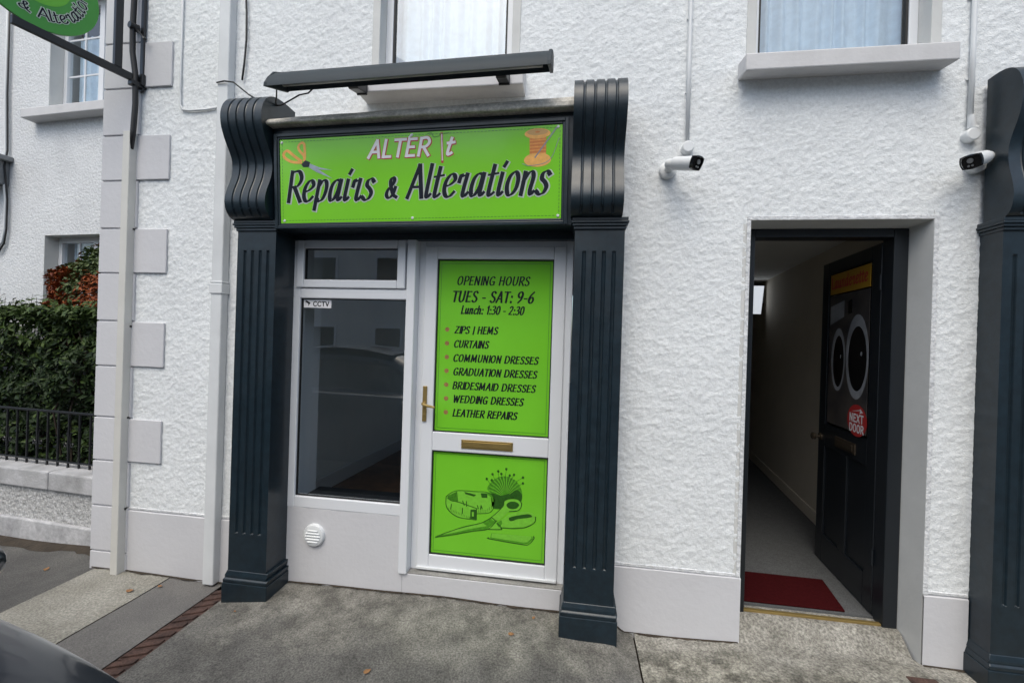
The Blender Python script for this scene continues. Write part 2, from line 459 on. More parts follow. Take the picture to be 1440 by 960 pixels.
def text_width(s): return sum(GL[c][0] for c in s)
def write(b, s, u0, u1, v0, h, t, F, d0=.0004, shear=.0, mr=.45, nib=.5, mi=0, slope=0.0, gs=.86):
    """letters of s between u0 and u1 on the base line v0, cap height h"""
    k = (u1 - u0 - shear * h) / text_width(s)
    x = 0; c = 0
    for ch in s:
        for st in GL[ch][1]:
            q = catmull(st)
            pp = []
            for p in q:
                vv = v0 + p.y * h
                uu = u0 + (x + p.x * gs) * k + shear * p.y * h
                pp.append((uu, vv + slope * (uu - u0)))
            ribbon(b, pp, t, F, d0 + (c % 5) * 6e-5, mr, nib, mi)
            c += 1
        x += GL[ch][0]

def disc(b, cu, cv, ru, rv, F, d, n=24, mi=0, a0=0, a1=2 * math.pi, rot=0):
    pts = []
    for k in range(n):
        a = a0 + (a1 - a0) * k / (n if a1 - a0 > 6.28 else n - 1)
        x, y = ru * math.cos(a), rv * math.sin(a)
        pts.append(F(cu + x * math.cos(rot) - y * math.sin(rot), cv + x * math.sin(rot) + y * math.cos(rot), d))
    b.poly(pts, mi)

def shape(b, pts, F, d, mi=0): b.poly([F(p[0], p[1], d) for p in pts], mi)

def fr(b, x0, x1, z0, z1, w, y0, y1, wb=None):
    wb = wb or w
    b.box(x0, x0 + w, y0, y1, z0, z1); b.box(x1 - w, x1, y0, y1, z0, z1); b.box(x0 + w, x1 - w, y0, y1, z0, z0 + wb); b.box(x0 + w, x1 - w, y0, y1, z1 - w, z1)

# ------------------------------------------------------------------ ground
GW = [(-12, -.16), (-6, -.16), (-4.2, -.15), (-3.5, -.115), (-3.24, -.062), (-2.94, -.062), (-2.33, -.072), (-2.1, -.06), (-1.76, -.012), (-.75, .006), (-.39, -.002), (-.03, 0), (.1, -.008), (.27, -.008), (.345, -.07), (.6, -.065), (.97, -.052), (1.4, -.045), (1.86, -.052), (2.1, -.055), (6, -.06)]
def gz(x, y):
    w = interp(GW, x)
    far = -.055 if x > -3.4 else lerp(-.055, -.12, min(1, (-3.4 - x) / 2))
    return lerp(w, far, smooth01((-y) / 1.1)) - .012 * max(0, -y) + .004 * noise.noise(Vector((x * 2.3, y * 2.3, 0)))
def sheet(name, x0, x1, y0, y1, mat, step=.08, dz=0.0):
    b = B()
    nx = max(2, int((x1 - x0) / step)); ny = max(2, int((y1 - y0) / step))
    b.grid([[(lerp(x0, x1, i / nx), lerp(y0, y1, j / ny), gz(lerp(x0, x1, i / nx), lerp(y0, y1, j / ny)) + dz) for i in range(nx + 1)] for j in range(ny + 1)])
    return struct(b.build(name, mat, smooth=True))
KY = -1.55
struct(B().quad((-300, -300, -.24), (300, -300, -.24), (300, 300, -.24), (-300, 300, -.24)).build('ground', m_soil))
struct(B().quad((-60, -8.6, -.17), (60, -8.6, -.17), (60, KY - .14, -.17), (-60, KY - .14, -.17)).build('road', m_road))
sheet('pavement', -12, -3.2, KY, .6, m_asph2)
sheet('pavement_concrete_strip', -3.2, -2.62, KY, .02, m_conc, .06)
sheet('pavement_patch', -2.614, -2.215, KY, .02, m_asph3, .06, -.002)
sheet('pavement_worn_concrete', -2.085, .396, KY, .02, m_asph, .06)
sheet('pavement_slab', .404, 6, KY, .02, m_slab, .06, .004)
b = B()
for i in range(24):
    x0 = -12 + i * .75
    b.box(x0, x0 + .745, KY - .14, KY - .002, -.3, -.075 - (.06 if x0 < -4 else 0))
struct(b.build('kerb', m_kerb, bevel=.012))
struct(B().quad((-2.62, KY, -.2), (.41, KY, -.2), (.41, .02, -.09), (-2.62, .02, -.09)).build('pavement_bed', m_soil))
b = B(); b.box(-60, 60, -10.7, -8.6, -.2, -.05)
struct(b.build('far_pavement', m_asph3))

# ------------------------------------------------------------------ shop building
bld = top('shop_building', 'white roughcast two storey building with grey quoins and plinth', 'building', (-.5, 0, 0))

def dash(x0, x1, z0, z1, b, res=.0062, amp=1.0):
    nx = max(1, int(round((x1 - x0) / res))); nz = max(1, int(round((z1 - z0) / res)))
    rows = []
    nn = noise.noise
    for j in range(nz + 1):
        z = lerp(z0, z1, j / nz)
        row = []
        for i in range(nx + 1):
            x = lerp(x0, x1, i / nx)
            wx = x + .010 * nn(Vector((x * 38, z * 38, 1.3))); wz = z + .010 * nn(Vector((x * 38, z * 38, 9.3)))
            d = noise.voronoi(Vector((wx * 44 + wz * 9, 3.7, wz * 52 - wx * 11)))[0][0]
            a = nn(Vector((x * 24 + z * 7, z * 28 - x * 9, 7.7)))
            e = nn(Vector((x * 7, z * 7, 3.1)))
            peb = max(0.0, 1 - 1.45 * d)
            h = max(0.0, min(1.15, .12 + .62 * peb * (1 + .5 * a) + .42 * (a + .25) + .12 * e))
            row.append((x, -.0015 - amp * .0050 * h, z))
        rows.append(row)
    b.grid(rows)

b = B()
ZF = 3.95
dash(-2.98, -1.80, .365, ZF, b)
dash(-1.80, 0, 2.7, 3.19, b)
dash(-1.80, -1.25, 3.19, ZF, b); dash(-.41, 0, 3.19, ZF, b)
dash(0, .965, .312, ZF, b)
dash(.965, 1.895, 2.315, 3.2, b)
dash(1.83, 1.895, 3.2, ZF, b)
dash(1.895, 2.42, .322, ZF, b)
dash(2.42, 3.6, 2.75, ZF, b, .02)
for x0, x1, z0, z1 in ((-2.98, -1.25, ZF, 4.4), (-.41, .965, ZF, 4.4), (1.83, 3.6, ZF, 4.4), (-3.24, 3.6, 4.4, 5.4)):
    dash(x0, x1, z0, z1, b, .025)
b.build('wall', m_dash, bld, smooth=True, fixn=False)
# wall core behind the render, and the returns
b = B()
b.box(-3.24, -1.82, .0, .3, -.3, 5.4); b.box(-1.82, .0, .0, .3, 2.32, 3.14); b.box(-1.82, -1.3, 0, .3, 3.14, 5.4)
b.box(-.36, .915, 0, .3, 3.14, 5.4); b.box(.0, .93, 0, .3, -.3, 3.14); b.box(.93, 1.93, 0, .3, 2.36, 3.14)
b.box(1.93, 2.42, 0, .3, -.3, 3.14); b.box(1.88, 3.6, 0, .3, 3.14, 5.4); b.box(2.42, 3.6, 0, .3, 2.7, 3.14)
b.box(-1.3, -.36, 0, .3, 4.4, 5.4); b.box(.915, 1.88, 0, .3, 4.4, 5.4)
b.box(-3.24, -3.0, .3, 4.5, -.3, 5.4); b.box(3.4, 3.6, .3, 6, -.3, 5.4); b.box(-3.0, 3.4, 4.3, 4.5, 2.75, 5.4); b.box(-3.0, 3.4, .3, 4.3, 2.75, 3.0)
b.build('core_wall', m_dash_n, bld)
b = B(); b.prism([(-3.4, -.25, 5.35), (-3.4, 2.3, 6.9), (-3.4, 4.8, 5.35), (-3.4, 4.8, 5.5), (-3.4, 2.3, 7.1), (-3.4, -.25, 5.5)], (7.2, 0, 0))
b.build('roof', m_slate, bld)
# plinth
def plinth(x0, x1, z0, z1, y=-.012):
    b = B(); n = max(2, int((x1 - x0) / .05))
    f = lambda x: .0015 * noise.noise(Vector((x * 5, z1, 0)))
    bot = [(lerp(x0, x1, i / n), y + f(lerp(x0, x1, i / n)), z0 + .012 * noise.noise(Vector((lerp(x0, x1, i / n) * 7, 3, 1)))) for i in range(n + 1)]
    mid = [(p[0], y + f(p[0]), z1 - .008 + .004 * noise.noise(Vector((p[0] * 6, 9, 1)))) for p in bot]
    tp = [(p[0], .0, p[2] + .006) for p in mid]
    b.grid([bot, mid, tp])
    return b
plinth(-2.965, -2.06, -.15, .355).build('plinth', m_plinth, bld, smooth=30)
plinth(.272, .972, -.15, .312).build('plinth', m_plinth, bld, smooth=30)
plinth(1.878, 2.085, -.15, .322).build('plinth', m_plinth, bld, smooth=30)
# thin smooth band where the render stops above the plinth
for q in ((-2.965, -2.1, .358, .372), (.272, .945, .313, .33), (1.899, 2.085, .324, .34)):
    B().box(q[0], q[1], -.0085, 0, q[2], q[3]).build('render_stop', m_dash_n, bld, bevel=.002)
# quoins
ZQ = [-.15, .058, .37, .68, .98, 1.33, 1.64, 1.967, 2.274, 2.60, 2.91, 3.23, 3.54, 3.86, 4.18, 4.5, 4.8, 5.1, 5.4]
b = B(); b.box(-3.243, -2.96, -.006, .0, -.15, 5.4); b.box(-3.246, -3.24, -.006, .35, -.15, 5.4)
b.build('quoin_backing', m_plinth, bld)
for i in range(len(ZQ) - 1):
    z0, z1 = ZQ[i] + .005, ZQ[i + 1] - .005
    long = i >= 3 and i % 2 == 1
    b = B(); b.box(-3.25, (-2.722 if long else -2.962), -.018, -.005, z0, z1)
    if i % 2 == 0 or True: b.box(-3.2515, -3.244, -.0005, (.30 if not long else .2), z0, z1)
    b.build('quoin', m_plinth, bld, bevel=.005)

# grit gathered along the foot of the wall
def grit(x0, x1, y):
    b = B(); n = int((x1 - x0) / .02); rows = []
    for i in range(n + 1):
        x = lerp(x0, x1, i / n); w = max(.003, .012 + .016 * noise.noise(Vector((x * 9, 2, 5))) + .012 * noise.noise(Vector((x * 31, 2, 9))))
        rows.append([(x, y, gz(x, y) + .008), (x, y - w * .5, gz(x, y) + .008), (x, y - w, gz(x, y - w) + .0055)])
    b.grid(rows)
    struct(b.build('soil_grit', m_soil, smooth=True))
grit(-3.24, -2.07, -.012); grit(-1.76, -.02, -.002); grit(.29, .965, -.012); grit(1.88, 2.08, -.012)
# upper windows
def upper_window(x0, x1, z0, z1, fw_=.045):
    # reveals
    b = B(); y1 = .11
    b.box(x0 - .05, x0, -.0095, y1 + .2, z0 - .02, z1); b.box(x1, x1 + .05, -.0095, y1 + .2, z0 - .02, z1)
    b.box(x0, x1, -.008, y1 + .2, z1, z1 + .05); b.box(x0, x1, .0, y1 + .2, z0 - .05, z0)
    b.build('window_reveal', m_reveal, bld, bevel=.004)
    b = B(); y0 = .08
    b.box(x0, x0 + fw_, y0, y0 + .06, z0, z1); b.box(x1 - fw_, x1, y0, y0 + .06, z0, z1)
    b.box(x0 + fw_, x1 - fw_, y0, y0 + .06, z0, z0 + fw_); b.box(x0 + fw_, x1 - fw_, y0, y0 + .06, z1 - fw_, z1)
    w = b.build('window', m_upvc, bld, bevel=.004)
    b = B(); g = .012; a0, a1, c0, c1 = x0 + fw_, x1 - fw_, z0 + fw_, z1 - fw_
    b.box(a0, a0 + g, y0 + .008, y0 + .04, c0, c1); b.box(a1 - g, a1, y0 + .008, y0 + .04, c0, c1)
    b.box(a0 + g, a1 - g, y0 + .008, y0 + .04, c0, c0 + g); b.box(a0 + g, a1 - g, y0 + .008, y0 + .04, c1 - g, c1)
    b.build('gasket', m_gasket, w)
    b = B(); b.quad((a0, y0 + .02, c0), (a1, y0 + .02, c0), (a1, y0 + .02, c1), (a0, y0 + .02, c1))
    b.build('pane', m_glass, w)
    b = B(); rows = []
    n = 160
    for j in range(9):
        z = lerp(z0 - .02, z1, j / 8)
        rows.append([(lerp(x0 - .03, x1 + .03, i / n), .178 + .017 * math.sin(i * .42 + 3.2 * noise.noise(Vector((i * .045, x0, 3))) + .25 * j * noise.noise(Vector((i * .06, x0, 8)))) * (1 + .9 * noise.noise(Vector((i * .09, x0, 0)))) + .006 * noise.noise(Vector((i * .3, j * .5, x0))), z) for i in range(n + 1)])
    b.grid(rows)
    b.build('net_curtain', m_net, w, smooth=True)
    b = B(); b.box(x0 - .2, x1 + .2, .32, 1.6, z0 - .1, z1 + .1)
    b.build('upstairs_room', m_int_wall, bld)
upper_window(-1.25, -.41, 3.19, 4.35)
upper_window(.965, 1.83, 3.2, 4.35)
def sill(x0, x1, zf0, zf1, zb0, yf):
    b = B()
    b.prism([(x0, .06, zb0 - .01), (x0, -.006, zb0 - .004), (x0, yf, zf0), (x0, yf, zf1), (x0, .06, zf1 + .03)], (x1 - x0, 0, 0))
    return b
sill(-1.325, -.318, 3.052, 3.165, 3.055, -.13).build('window_sill', m_sill, bld, bevel=.007)
sill(.876, 1.885, 3.066, 3.158, 3.085, -.12).build('window_sill', m_sill, bld, bevel=.007)

# doorway of the laundry hall
b = B()
b.box(.930, .969, -.004, .24, -.15, 2.32)
b.prism([(1.8735, -.0095, -.15), (1.852, .13, -.15), (1.852, .3, -.15), (1.94, .3, -.15), (1.94, .002, -.15), (1.8765, .001, -.15)], (0, 0, 2.5))
b.prism([(.969, -.0095, 2.298), (.969, .13, 2.286), (.969, .3, 2.286), (.969, .3, 2.32), (.969, -.0095, 2.32)], (.906, 0, 0))
b.build('doorway_reveal', m_reveal, bld, bevel=.006, segs=3)
b = B(); b.box(.948, .969, -.0098, -.0045, .31, 2.298); b.box(1.874, 1.898, -.0098, .0, .32, 2.3); b.box(.948, 1.898, -.0099, -.004, 2.2985, 2.322)
b.build('render_corner_bead', m_dash_n, bld, bevel=.003)
b = B()
b.box(1.776, 1.850, .125, .215, -.06, 2.284); b.box(.975, 1.047, .125, .215, -.06, 2.284); b.box(1.047, 1.776, .125, .215, 2.235, 2.284)
b.build('door_frame', m_door, bld, bevel=.004)
b = B(); b.box(1.047, 1.776, .132, .155, .045, .060)
b.build('threshold', m_brass, bld, bevel=.003)
b = B(); rows = []
for j in range(9):
    y = lerp(-.005, .2, j / 8)
    rows.append([(lerp(.972, 1.852, i / 20), y, lerp(gz(lerp(.972, 1.852, i / 20), 0) + .004, .046, smooth01((y + .005) / .125))) for i in range(21)])
b.grid(rows)
b.build('doorway_ramp', m_slab, bld, smooth=True)
# hall
rx = lambda y: 2.0 + .5 * (y - .3) / 3.4
b = B(); b.prism([(.9, .2, 0), (rx(.2), .2, 0), (rx(6), 6, 0), (.9, 6, 0)], (0, 0, .058)); b.build('hall_floor', m_hallfloor, bld)
b = B(); b.prism([(rx(.216) + .0, .216, .05), (rx(6), 6, .05), (rx(6) + .1, 6, .05), (rx(.216) + .1, .216, .05)], (0, 0, 2.6))
b.box(.8, 3.2, 6.0, 6.1, .05, 2.65); b.box(.8, .9, .3, 6, .05, 2.65); b.box(1.85, 2.1, .216, .3, .05, 2.36)
b.build('hall_wall', m_hall_wall, bld)
b = B(); b.prism([(rx(.3) - .018, .3, .058), (rx(6) - .018, 6, .058), (rx(6) - .002, 6, .058), (rx(.3) - .002, .3, .058)], (0, 0, .11))
b.build('skirting_board', m_hall_wall, bld, bevel=.004)
b = B(); b.box(.8, 3.2, .3, 6.1, 2.46, 2.56); b.build('hall_ceiling', m_int_wall, bld)
# shop room seen through the window
b = B(); b.box(-2.3, .8, .3, 4.2, .1, .2); b.build('shop_floor', m_wood, bld)
b = B(); b.prism([(-2.20, .302, .2), (-1.98, 4.2, .2), (-2.08, 4.2, .2), (-2.30, .302, .2)], (0, 0, 2.4)); b.box(-2.3, -1.9, 4.2, 4.3, .1, 2.7); b.box(.6, .8, 4.2, 4.3, .1, 2.7); b.box(-1.9, .6, 4.2, 4.3, .1, .9); b.box(-1.9, .6, 4.2, 4.3, 2.4, 2.7); b.box(.7, .8, .3, 4.2, .1, 2.7)
b.build('shop_inner_wall', m_int_wall, bld)
b = B(); b.prism([(-2.195, .302, .2), (-1.975, 4.2, .2), (-1.958, 4.2, .2), (-2.178, .302, .2)], (0, 0, .13)); b.build('shop_skirting_board', m_skirt, bld, bevel=.004)
b = B(); b.box(-2.3, .8, .3, 4.3, 2.5, 2.7); b.build('shop_ceiling', m_skirt, bld)
b = B(); fr(b, -1.9, .6, .9, 2.4, .07, 4.2, 4.26); b.box(-.7, -.6, 4.205, 4.255, .97, 2.33); b.build('added_back_window', m_upvc, bld, bevel=.004)  # invented opening in the unseen rear wall, added to brighten the shop room
b = B(); b.box(-1.90, -1.79, .05, .31, .40, 2.35); b.build('inner_window_reveal', m_upvc, bld)
b = B(); b.box(-1.79, -.96, .055, .36, .44, .485); b.build('inner_window_sill', m_ink, bld, bevel=.004)

# hall door, standing open into the hall
A0, A1 = Vector((1.772, .214, 0)), Vector((1.852, .945, 0))
DU = (A1 - A0).normalized(); DN = Vector((-DU.y, DU.x, 0))      # DN points to the viewer's side
if DN.x > 0: DN = -DN
def FD(l, d, z): return A0 + DU * l + DN * d + Vector((0, 0, z))
LW = .735
b = B()
st = .095
b.box(0, st, -.04, 0, .066, 2.225, F=FD); b.box(LW - st, LW, -.04, 0, .066, 2.225, F=FD)
b.box(st, LW - st, -.04, 0, 2.14, 2.225, F=FD); b.box(st, LW - st, -.04, 0, .90, 1.06, F=FD); b.box(st, LW - st, -.04, 0, .066, .26, F=FD)
b.box(LW / 2 - .045, LW / 2 + .045, -.04, 0, .26, .90, F=FD)
b.box(st, LW - st, -.03, -.014, .26, .9, F=FD)
door = b.build('door', m_door, bld, bevel=.003)
b = B(); b.box(st, LW - st, -.026, -.016, 1.06, 2.14, F=FD); b.build('glazing', m_carglass, door)
b = B(); b.box(.21, .47, 0, .008, .935, 1.005, F=FD); b.box(.235, .445, .008, .013, .952, .988, F=FD); b.build('letter_plate', m_aged, door, bevel=.003)
b = B()
b.tube([FD(.69, 0, .955), FD(.69, .012, .955)], [.026, .026], 14); b.tube([FD(.69, .012, .955), FD(.69, .03, .955), FD(.69, .04, .955), FD(.69, .058, .955), FD(.69, .066, .955)], [.01, .01, .024, .026, .012], 14)
b.build('knob', m_aged, door, smooth=40)
for z in (.35, 1.95):
    B().tube([FD(-.004, .004, z), FD(-.004, .004, z + .09)], .007, 8).build('hinge', m_door, door)

# ------------------------------------------------------------------ launderette poster on the open door
lp = top('door_poster', 'launderette poster with two washing machines on the open dark door', 'poster', FD(.3, .002, 1.1))
FP = lambda u, v, d=0: FD(LW - u, .001 + d, v)      # u runs from the free edge towards the hinge
pu0, pu1 = LW - .60, LW - .10
b = B(); b.box(pu0, pu1, 1.08, 1.975, 0, .003, F=lambda x, z, d: FP(x, z, d)); b.build('backing', m_pgrey, lp)
b = B(); b.box(pu0, pu1, 1.985, 2.125, 0, .004, F=lambda x, z, d: FP(x, z, d)); b.build('yellow_strip', m_yellow, lp)
b = B(); write(b, 'Launderette', pu0 + .02, pu1 - .02, 2.025, .075, .013, FP, .0048, 0, .8); b.build('strip_lettering', m_red, lp)
b = B()
def wm(cu, cv, ru, rv, du, dv_, k):
    disc(b, cu, cv, ru, rv, FP, .0036 + k, 32, 1)
    disc(b, cu + .006, cv - .012, du, dv_, FP, .0042 + k, 32, 2)
    disc(b, cu + .5 * du, cv + .02, du * .10, dv_ * .07, FP, .0046 + k, 12, 1)
wm(pu0 + .135, 1.53, .095, .215, .072, .175, 0); wm(pu0 + .375, 1.555, .135, .27, .108, .205, .001)
shape(b, [(pu0 + .255, 1.83), (pu0 + .30, 1.84), (pu0 + .30, 1.93), (pu0 + .255, 1.92)], FP, .0040, 2)
shape(b, [(pu0 + .01, 1.77), (pu0 + .20, 1.82), (pu0 + .20, 1.93), (pu0 + .01, 1.90)], FP, .0034, 1)
b.build('washing_machine_print', [m_pgrey, m_plight, m_lens], lp)
b = B(); disc(b, pu1 - .10, 1.155, .115, .10, FP, .0052, 30); b.build('red_roundel', m_red, lp)
b = B()
write(b, 'NEXT', pu1 - .185, pu1 - .02, 1.145, .048, .011, FP, .0058, 0, .8); write(b, 'DOOR', pu1 - .185, pu1 - .015, 1.083, .046, .011, FP, .0058, 0, .8)
shape(b, [(pu1 - .17, 1.205), (pu1 - .06, 1.222), (pu1 - .07, 1.203), (pu1 - .03, 1.212), (pu1 - .065, 1.235), (pu1 - .06, 1.228)], FP, .0058)
b.build('roundel_lettering', m_white, lp)

# ------------------------------------------------------------------ shopfront joinery
sf = top('shopfront', 'dark slate painted shopfront with fluted pilasters around white window and door', 'shopfront', (-.9, -.1, 0))
CONS = [(-.03, 3.005), (-.13, 3.008), (-.21, 2.998), (-.265, 2.972), (-.302, 2.93), (-.322, 2.88), (-.325, 2.83), (-.315, 2.78), (-.29, 2.725), (-.262, 2.68), (-.238, 2.64), (-.225, 2.60), (-.224, 2.56), (-.232, 2.515), (-.248, 2.47), (-.264, 2.43), (-.274, 2.39), (-.276, 2.355), (-.268, 2.32), (-.25, 2.292), (-.225, 2.274), (-.19, 2.268), (-.03, 2.268)]
def flute_profile(x0, x1, n, gw, gd):
    """list of (x, inset) across a face with n rounded grooves"""
    xs = [(x0, 0)]
    pitch = (x1 - x0) / (n + 1)
    for k in range(n):
        c = x0 + pitch * (k + 1)
        for t in (-1, -.6, 0, .6, 1): xs.append((c + t * gw / 2, gd * math.sqrt(max(0, 1 - t * t)) if abs(t) < 1 else 0))
    xs.append((x1, 0))
    return xs
def pilaster(parent, x0, x1, yf, ys, zbase, c0, c1, nm='pilaster'):
    """x0..x1 shaft, yf shaft front, ys scale of console projection"""
    w = x1 - x0; cut0, cut1 = .36, 2.09
    prof = flute_profile(x0, x1, 4, .022, .011)
    b = B()
    def row(z, k): return [(x, yf + i * k, z) for x, i in prof]
    b.grid([row(zbase + .14, 0), row(cut0, 0), row(cut0 + .002, .7), row(cut0 + .005, 1), row(cut1 - .02, 1), row(cut1 - .008, .7), row(cut1, 0), row(2.225, 0)])
    b.quad((x0, yf, zbase + .14), (x0, 0, zbase + .14), (x0, 0, 2.225), (x0, yf, 2.225)); b.quad((x1, yf, zbase + .14), (x1, 0, zbase + .14), (x1, 0, 2.225), (x1, yf, 2.225))
    p = b.build(nm, m_dark, parent, smooth=25)
    b = B(); e = .022
    b.prism([(x0 - e, 0, zbase - .1), (x0 - e, yf - e, zbase - .1), (x0 - e, yf - e, zbase + .105), (x0 - e, 0, zbase + .105)], (w + 2 * e, 0, 0))
    b.prism([(x0 - e + .004, 0, zbase + .105), (x0 - e + .004, yf - e + .004, zbase + .105), (x0 - e + .004, yf - e + .002, zbase + .125), (x0 - e + .012, yf - e + .012, zbase + .135), (x0 - e + .012, 0, zbase + .135)], (w + 2 * e - .01, 0, 0))
    b.prism([(x0 - e * .55, 0, zbase + .135), (x0 - e * .55, yf - e * .55, zbase + .135), (x0 - e * .55, yf - e * .45, zbase + .15), (x0 - e * .1, yf - e * .05, zbase + .175), (x0 - e * .1, 0, zbase + .175)], (w + e * .9, 0, 0))
    b.build('base', m_dark, p, bevel=.004)
    b = B()
    for z0, z1, q in ((2.205, 2.222, .006), (2.222, 2.236, .014), (2.2365, 2.249, .02), (2.2495, 2.268, .016)):
        b.box(x0 - q, x1 + q, yf - q - .004, 0, z0, z1)
    b.build('capital', m_dark, p, bevel=.003)
    # console bracket: grooved face on an S profile
    b = B(); cx0, cx1 = c0, c1
    gp = flute_profile(cx0, cx1, 4, .016, .009)
    pts = [Vector((yf + .185 * 0 + (q[0] + .185) * ys if q[0] < -.1 else min(q[0], 0), q[1])) for q in CONS]
    sm = []
    pts3 = catmull([tuple(q) for q in pts], 3)
    rows = []
    for i, q in enumerate(pts3):
        a = pts3[max(0, i - 1)]; c = pts3[min(len(pts3) - 1, i + 1)]
        d = (c - a).normalized(); nrm = Vector((d.y, -d.x))       # points back into the block
        if nrm.x < 0 and abs(nrm.x) > abs(nrm.y): nrm = -nrm
        if i < len(pts3) / 2 and nrm.y > 0 and abs(nrm.y) > abs(nrm.x): nrm = -nrm
        if i >= len(pts3) / 2 and nrm.y < 0 and abs(nrm.y) > abs(nrm.x): nrm = -nrm
        edge = 0 if (q.x > -.10 or i > len(pts3) - 9) else 1
        rows.append([(x, q.x + nrm.x * t * edge, q.y + nrm.y * t * edge) for x, t in gp])
    b.grid(rows)
    b.poly([(cx0, q.x, q.y) for q in pts3]); b.poly([(cx1, q.x, q.y) for q in pts3])
    b.build('console_bracket', m_dark, p, smooth=35)
    for x in [lerp(cx0, cx1, (k + 1) / 5) for k in range(4)]:
        B().tube([(x, pts[18].x + .006, 2.322), (x, pts[18].x - .004, 2.319)], .004, 8).build('stud', m_dark, p)
    return p
pilaster(sf, -2.043, -1.787, -.185, 1.0, -.04, -2.06, -1.797)
pilaster(sf, 0.0, .266, -.185, 1.0, 0.0, -.026, .247)
# fascia box behind the sign
TL, TR, BR, BL = Vector((-1.742, -.238, 2.729)), Vector((-.083, -.238, 2.757)), Vector((-.078, -.205, 2.262)), Vector((-1.742, -.205, 2.246))
SWD, SHT = 1.662, .497
SN = (BR - BL).cross(TL - BL).normalized()
if SN.y > 0: SN = -SN
def FS(u, v, d=0):
    a, c = u / SWD, v / SHT
    return BL.lerp(BR, a).lerp(TL.lerp(TR, a), c) + SN * d
b = B()
FB = lambda u, v, d: FS(u, v, d)
b.box(-.05, SWD + .06, -.035, SHT + .075, -.19, -.012, F=FB)
fas = b.build('fascia', m_dark, sf, bevel=.003)
b = B()
for e0, e1, dd in ((.034, .014, .010), (.0145, .002, .004)):
    b.box(-e0, -e1, -e0, SHT + e0, -.012, dd, F=FB); b.box(SWD + e1, SWD + e0, -e0, SHT + e0, -.012, dd, F=FB)
    b.box(-e1, SWD + e1, -e0, -e1, -.012, dd, F=FB); b.box(-e1, SWD + e1, SHT + e1, SHT + e0, -.012, dd, F=FB)
b.build('moulding', m_dark, fas, bevel=.003)
b = B(); b.box(-1.787, 0, -.03, .02, 2.19, 2.27); b.build('soffit_board', m_dark, sf)
# weathered ledge on top of the fascia
rows = []
n = 44
b = B()
for i in range(n + 1):
    x = lerp(-1.815, -.014, i / n); q = i / n
    zf = lerp(2.802, 2.826, q); zt = lerp(2.838, 2.885, q)
    j = .004 * noise.noise(Vector((x * 6, 0, 5)))
    rows.append([(x, -.08, zf), (x, -.285 + j, zf), (x, -.290 + j, zf + .006), (x, -.288, zf + (zt - zf) * .42 + j), (x, -.282, zf + (zt - zf) * .46), (x, -.284, zf + (zt - zf) * .5), (x, -.27 + j, zt), (x, -.02, zt + .085 + j), (x, -.02, zf)])
b.grid(rows, closed=True)
b.poly(rows[0]); b.poly(rows[-1])
b.build('ledge', m_stone, sf, bevel=.003)
# shop window
b = B()
Y0, Y1 = -.004, .055
b.box(-1.800, -1.742, Y0, Y1, .475, 2.21); b.box(-1.742, -1.022, Y0, Y1, .475, .547); b.box(-1.742, -1.022, Y0, Y1, 1.822, 1.885); b.box(-1.742, -1.022, Y0, Y1, 2.175, 2.21)
b.box(-1.06, -1.022, Y0 + .006, Y1, .547, 1.822) if False else None
win = b.build('shop_window', m_upvc, sf, bevel=.006)
b = B(); fr(b, -1.768, -1.035, 1.889, 2.192, .052, Y0 - .012, .03); b.build('vent_sash', m_upvc, win, bevel=.007)
def gask(b, x0, x1, z0, z1, y0, y1, g=.005):
    b.box(x0, x0 + g, y0, y1, z0, z1); b.box(x1 - g, x1, y0, y1, z0, z1); b.box(x0 + g, x1 - g, y0, y1, z0, z0 + g); b.box(x0 + g, x1 - g, y0, y1, z1 - g, z1)
b = B(); gask(b, -1.716, -1.087, 1.941, 2.14, -.002, .02); gask(b, -1.742, -1.022, .547, 1.822, .012, .03); b.build('gasket', m_gasket, win)
b = B(); b.quad((-1.712, .01, 1.945), (-1.091, .01, 1.945), (-1.091, .01, 2.136), (-1.712, .01, 2.136)); b.quad((-1.738, .02, .551), (-1.026, .02, .551), (-1.026, .02, 1.818), (-1.738, .02, 1.818))
b.build('pane', m_glass, win)
b = B(); b.box(-1.022, -.966, -.02, .1, .128, 2.21); b.build('mullion_post', m_upvc, sf, bevel=.006)
b = B(); n = 30
rows = []
for z in (-.15, .478):
    rows.append([(lerp(-1.80, -1.0, i / n), -.002 + .0015 * noise.noise(Vector((i * .4, z, 0))), z) for i in range(n + 1)])
rows.append([(p[0], .06, .478) for p in rows[-1]])
b.grid(rows)
b.box(-1.0, .0, -.003, .3, -.15, .126)
b.build('stall_riser', m_plinth, sf, bevel=.004)
b = B(); b.box(-.965, -.005, .0, .12, .126, .132); b.build('door_step_tread', m_ramp, sf)
# glazed shop door
b = B(); yd = .05
fr(b, -.966, -.004, .132, 2.205, .042, yd, yd + .07, .012)
dfm = b.build('door_surround', m_upvc, sf, bevel=.005)
b = B(); x0, x1, z0, z1 = -.925, -.045, .15, 2.165; y0, y1 = yd - .012, yd + .05
b.box(x0, -.845, y0, y1, z0, z1); b.box(-.118, x1, y0, y1, z0, z1)
b.box(-.845, -.118, y0, y1, z0, .238); b.box(-.845, -.118, y0, y1, .888, 1.006); b.box(-.845, -.118, y0, y1, 2.085, z1)
sd_ = b.build('shop_door', m_upvc, sf, bevel=.006)
b = B(); b.box(x0 + .003, x1 - .003, y0 - .012, y0, .146, .162); b.build('weather_bar', m_white_pl, sd_, bevel=.003)
b = B(); gask(b, -.846, -.117, 1.005, 2.086, y0 + .008, y0 + .03, .007); gask(b, -.846, -.117, .237, .889, y0 + .008, y0 + .03, .007); b.build('gasket', m_gasket, sd_)
b = B(); b.box(-.656, -.334, y0 - .006, y0 - .0005, .915, .969); b.box(-.645, -.345, y0 - .009, y0 - .006, .925, .959); b.build('letter_plate', m_brass, sd_, bevel=.002)
